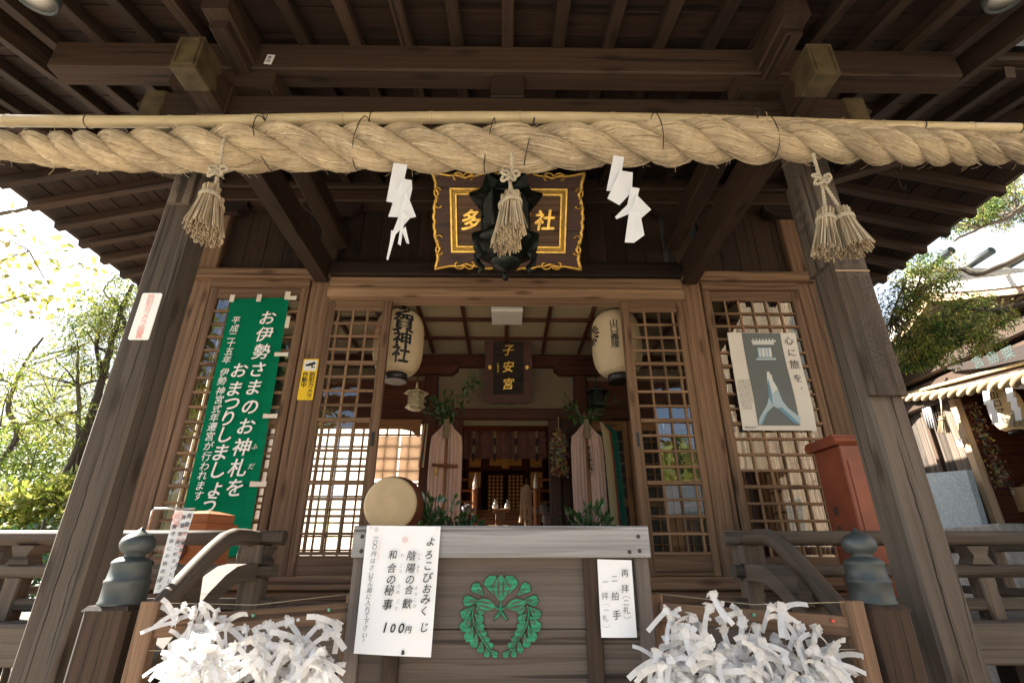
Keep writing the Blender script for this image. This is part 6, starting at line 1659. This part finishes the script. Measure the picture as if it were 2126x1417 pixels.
# its name board
nb = thing("shrine_nameboard", "dark pointed name board with green characters under the side shrine gable", "name board", R_(2050, 745, 5.34))
b = MB(); q = [R_(1962, 765, 5.36), R_(2050, 738, 5.36), R_(2200, 694, 5.36), R_(2200, 734, 5.36), R_(2120, 748, 5.36), R_(2050, 763, 5.36), R_(2000, 768, 5.36)]
b.plate([(-p.y, p.z) for p in q][::-1], (5.36, 0, 0), (0, -1, 0), (0, 0, 1), .025, tone=.2); b.build("board", M['dark'], nb)
b = MB()
for ch, (px, py) in zip("宮島粟", ((2030, 750), (2060, 741), (2092, 732))): put_char(b, ch, R_(px, py, 5.333), (0, -1, 0), (0, 0, 1), .15, rot=.05)
b.build("lettering", M['palegreen'], nb)
# its rope
rp2 = thing("straw_rope", "sunlit straw rope hung across the side shrine on a thin bamboo pole", "rope", R_(2000, 810, 5.38))
cl2 = [Vector((5.36, p.y, p.z)) for p in spline([R_(1860, 826, 5.36), R_(1920, 822, 5.36), R_(1990, 812, 5.36), R_(2060, 798, 5.36), R_(2126, 784, 5.36), R_(2260, 750, 5.36)], 24)]
for sN in range(3):
    b = MB(); path = []; s = 0
    for i, p in enumerate(cl2):
        if i: s += (p - cl2[i - 1]).length
        R = .052 + .035 * i / len(cl2); ph = -2 * pi * s / .40 + sN * 2 * pi / 3; path.append((p + Vector((-R * .5 * sin(ph), 0, R * .5 * cos(ph))), R * .56))
    b.tube([p for p, r in path], [r for p, r in path], 10); b.build("strand", M['straw'], rp2)
b = MB(); b.tube([R_(1868, 826, 5.40) + Vector((0, 0, .03)), R_(2126, 752, 5.40), R_(2300, 700, 5.40)], .022, 10); b.build("bamboo_rail", M['bamboo'], rp2)
def rt(label, px, py, py2, r0, r1):
    t = thing("straw_tassel", label, "tassel", R_(px, py, 5.33), "straw tassels of the side shrine")
    b = MB(); bundle(b, R_(px, py, 5.33), R_(px + 4, py2, 5.33), r0, r1, 90); b.build("straw_bundle", M['straw'], t)
    b = MB(); b.tube([R_(px - 4, py - 42, 5.34), R_(px, py - 6, 5.33)], .010, 6); b.lathe([(r0 * 1.15, -.01), (r0 * 1.25, 0), (r0 * 1.15, .01)], R_(px, py + 2, 5.33), 12); b.build("cord", M['cord'], t)
rt("bright straw tassel on the side shrine rope before the board wall", 1957, 868, 898, .032, .065)
rt("bright straw tassel beside the side shrine lantern at the picture edge", 2110, 856, 886, .038, .075)
for lab, x0 in (("sunlit zigzag paper before the cane lantern of the side shrine", 2044), ("sunlit zigzag paper at the picture edge on the side shrine rope", 2092)):
    t = thing("zigzag_streamer", lab, "paper streamer", R_(x0, 812, 5.3), "zigzag papers of the side shrine")
    b = MB(); y0 = 812 if x0 < 2060 else 806
    for k, (dx_, dy_) in enumerate(((0, 0), (9, 20), (17, 40))):
        q = [R_(x0 + dx_ - 4, y0 + dy_, 5.30 - .006 * k), R_(x0 + dx_ + 9, y0 + dy_ - 2, 5.30 - .006 * k), R_(x0 + dx_ + 13, y0 + dy_ + 25, 5.30 - .006 * k), R_(x0 + dx_ - 1, y0 + dy_ + 28, 5.30 - .006 * k)]
        b.face(q)
    b.build("paper_fold", M['paper'], t)
pL = R_(2090, 850, 5.75); t = thing("paper_lantern", "cream paper lantern in the side shrine marked with black characters", "lantern", pL)
b = MB(); prof = []
for i in range(61): k = i / 60; prof.append((.06 + .10 * (1 - abs(2 * k - 1) ** 3) ** .5 + .002 * sin(i * pi / 1.5), -.24 + .48 * k))
b.lathe(prof, pL, 28); b.build("paper_body", M['lantern'], t)
b = MB(); b.lathe([(.06, -.28), (.065, -.24)], pL, 20); b.lathe([(.065, .24), (.06, .28)], pL, 20); b.build("rim", M['black'], t)
b = MB(); dL = Vector((-.9, -.42, 0)).normalized(); column(b, "山口マモ", pL + dL * .168 + Vector((0, 0, .15)), (-dL.y * -1, dL.x * 1, 0) if False else Vector((.42, -.9, 0)), BV, .085, .095, bold=.02); b.build("lettering", M['ink'], t)
# things stored in it
t = thing("crane_curtain", "hanging mass of coloured paper crane strings inside the side shrine", "paper cranes", R_(2030, 900, 5.7), None)
b = MB(); A0, A1, B0, B1 = R_(1985, 842, 5.7), R_(2020, 838, 5.7), R_(2062, 1012, 5.7), R_(2088, 1012, 5.7)
for i in range(2600):
    u, v = random.random(), random.random(); p = A0.lerp(A1, u).lerp(B0.lerp(B1, u), v); p += Vector((random.gauss(0, .04), random.gauss(0, .02), 0)); leaf(b, p, rnd(), rnd(), .05, .026, random.random())
b.build("folded_cranes", M['strings'], t)
b = MB(); q = [R_(2004, 904, 5.62), R_(2022, 904, 5.62), R_(2021, 942, 5.62), R_(2013, 950, 5.62)]; b.plate([(-p.y, p.z) for p in q][::-1], (5.62, 0, 0), (0, -1, 0), (0, 0, 1), .01); b.build("yellow_board", M['yellow'], None, "yellow board leaning inside the side shrine behind the cranes", "board")
def carton(label, px, py, w_, d_, h_, X=5.75, open_=False):
    p = R_(px, py, X); t = thing("cardboard_box", label, "box", p, "cardboard boxes in the side shrine")
    b = MB(); b.box(p.x, p.x + d_, p.y - w_ / 2, p.y + w_ / 2, p.z, p.z + h_, c=.004, axis='y'); b.build("carton", M['cardboard'], t)
    b = MB(); b.box(p.x - .003, p.x + d_, p.y - .02, p.y + .02, p.z + h_ * .72, p.z + h_ + .002, c=0, axis='x'); b.build("packing_tape", M['tape'], t)
    if open_:
        b = MB()
        for s_ in (-1, 1): b.plate([(0, 0), (d_, 0), (d_, .11), (0, .13)], (p.x, p.y + s_ * w_ / 2, p.z + h_), (1, 0, 0), (0, s_ * .6, .8), .004)
        b.build("flap", M['cardboard'], t)
carton("large brown carton at the foot of the side shrine opening", 2082, 1098, .42, .3, .40)
carton("orange brown carton lying behind the large carton in the side shrine", 2046, 1040, .30, .25, .17, 5.9)
carton("orange carton standing under the paper cranes of the side shrine", 2034, 1012, .20, .2, .22, 6.0)
carton("open carton with raised flaps at the picture edge of the side shrine", 2118, 1062, .30, .3, .26, 5.8, True)
t = thing("stone_slab", "grey granite slab standing against the side shrine wall", "stone slab", R_(1990, 1098, 5.3))
b = MB(); q = [R_(1925, 1100, 5.30), R_(2043, 1100, 5.30), R_(2006, 975, 5.30), R_(1890, 985, 5.30)]
b.plate([(-p.y, p.z) for p in q][::-1], (5.30, 0, 0), (0, -1, 0), (0, 0, 1), -.07)
b.build("slab", M['stone'], t)
b = MB(); b.box(5.15, 5.42, 5.6, 7.2, 1.05, q[0].z, c=.01, axis='y'); b.build("plinth", M['granite'], t)
t = thing("notice_card", "small white card on the side shrine pillar beside the stone slab", "notice", R_(1992, 920, 5.45))
b = MB(); q = [R_(1984, 912, 5.45), R_(1996, 910, 5.45), R_(2000, 926, 5.45), R_(1988, 927, 5.45)]; b.face(q); b.build("card", M['board_white'], t)
t = thing("rolled_blind", "bundle of pale rods leaning on the side shrine wall", "rods", R_(1930, 860, 5.47))
for k in range(4): b = MB(); b.tube([R_(1914 + 5 * k, 838, 5.45), R_(1928 + 5 * k, 888, 5.45)], .014, 8); b.build("rod", M['silver'], t)
t = thing("altar_mirror", "silvery altar ornaments on the dark shelf of the side shrine", "altar ornament", R_(2110, 930, 6.4))
b = MB(); p = R_(2112, 938, 6.4); b.lathe([(.0, 0), (.07, .0), (.03, .03), (.015, .1), (.02, .13), (.06, .16), (.055, .19), (0, .2)], p, 14); p2 = R_(2080, 945, 6.4); b.lathe([(0, 0), (.05, 0), (.02, .05), (.03, .12), (0, .16)], p2, 12); b.build("vessel", M['silver_m'], t)
b = MB()
for k in range(60): cluster(b, R_(random.uniform(2078, 2126), random.uniform(1000, 1030), 6.0), .05, 3, .09, .05)
b.build("paper_scraps", M['strings'], None, "heap of folded cloth and paper scraps above the cartons in the side shrine", "scraps", None, "stuff")

hn = thing("added_shade_hall", "unseen building added behind the front hall to shade the side shrine", "shrine", (0, 8, 0))  # unseen building, added to keep sun off the slab and lower side shrine front
b = MB(); b.box(-2, -1.9, 7.3, 9.6, .4, 4.6, c=0, axis='z'); b.box(1.9, 2, 6.5, 9.6, .4, 4.6, c=0, axis='z'); b.box(-2, 2, 9.5, 9.6, .4, 4.6, c=0, axis='x'); b.build("wall", M['beam'], hn)
b = MB(); b.prism([(-3.05, 4.55), (0, 6.1), (3.05, 4.55), (3.05, 4.67), (0, 6.25), (-3.05, 4.67)], (0, 6.35, 0), (0, 10.2, 0)); b.build("roof", M['copper'], hn)
# ------------------------------------------------------------------ behind the photographer: what the glass reflects
b = MB(); n = 60
def hz(x, y): return max(0, 21 * math.exp(-((x - 45) / 42) ** 2) + 16 * math.exp(-((x + 70) / 50) ** 2)) * min(1, max(0, (-y - 45) / 60)) * (1 + .1 * sin(x * .2) + .08 * sin(x * .47 + y * .1))
for i in range(n):
    for j in range(16):
        def q(a, c): x = -200 + 400 * a / n; y = -45 - 130 * c / 16; return (x, y, hz(x, y) - .2)
        b.face([q(i, j), q(i, j + 1), q(i + 1, j + 1), q(i + 1, j)][::-1], None, .5, True)
M['hillgreen'] = plain("wooded_hill", (.06, .085, .025), rough=.9, var=.7, scale=.35)
b.build("hill", M['hillgreen'], kind="structure")
b = MB()
for k in range(420):
    x = random.uniform(-40, 110); y = random.uniform(-125, -60); z = hz(x, y); cluster(b, (x, y, z + 1.5), 2.6, 16, 2.2, 1.6, .1)
b.build("wooded_hillside", M['leaf'], kind="stuff")
hs = thing("townhouse", "pale walled house with a tiled roof reflected in the right glass door", "house", (8, -17, 0))
b = MB(); b.box(3.5, 13, -22, -16, 0, 3.3, c=.02, axis='x'); b.build("wall", M['plaster'], hs)
b = MB(); b.prism([(-3.8, 3.1), (3.8, 3.1), (3.8, 3.25), (0, 5.0), (-3.8, 3.25)], (3.0, -19, 0), (13.5, -19, 0)); b.build("roof", M['slate'], hs)
for x in (5, 7.6, 10.4):
    b = MB(); b.box(x, x + 1.3, -15.99, -15.95, 1.1, 2.4, c=.01, axis='x'); wn = b.build("window", M['dark'], hs)
oh = thing("shrine_office", "sunlit plank walled shrine office reflected in the right window", "building", (9, -4, 0))
b = MB()
for k in range(34): b.box(6.2, 6.24, -9 + .25 * k, -8.755 + .25 * k, 0, 8.6, c=.004, axis='z')
b.box(6.24, 12, -9, -.5, 0, 8.5, c=0, axis='x'); b.build("wall", M['creamwall'], oh)
b = MB(); b.prism([(-4.8, 8.5), (4.8, 8.5), (4.8, 8.65), (0, 10.4), (-4.8, 8.65)], (5.9, -4.75, 0), (12.5, -4.75, 0)); b.build("roof", M['slate'], oh)
for y in (-7.6, -5.2, -2.8): b = MB(); b.box(6.17, 6.2, y, y + 1.3, 1.0, 2.6, c=.005, axis='z'); b.box(6.17, 6.2, y, y + 1.3, 4.6, 6.2, c=.005, axis='z'); b.build("window", M['shoji'], oh)
for x, y, h in ((-5.6, -3.2, 7.2), (-7.5, -9, 6.5), (-3.5, -13, 7.5), (1.0, -20, 7), (-12, -5, 7), (14, -10, 6)):
    c = (x, y, h * .66)
    tree("precinct_tree", {-5.6: "broad tree nearest the porch reflected in the left window", -7.5: "broad tree across the forecourt reflected in the left window", -3.5: "tall tree across the forecourt reflected in the left door", 1.0: "tree behind the forecourt reflected between the doors", -12: "tree at the far left of the forecourt", 14: "tree at the far right of the forecourt"}[x], "tree",
         [(x, y, 0), (x + .2, y, h * .3), (x - .1, y, h * .6), (x, y, h * .9)], [(.09, (x, y, h * .4), (x - 1, y, h * .6), (x - 1.6, y, h * .75)), (.09, (x, y, h * .45), (x + 1, y + .4, h * .65), (x + 1.7, y, h * .8))],
         [(c, (2.3, 2.0, h * .30), 1.0)], M['leaf'], .26, .13, .2, 110, 22, .45, "trees round the forecourt")
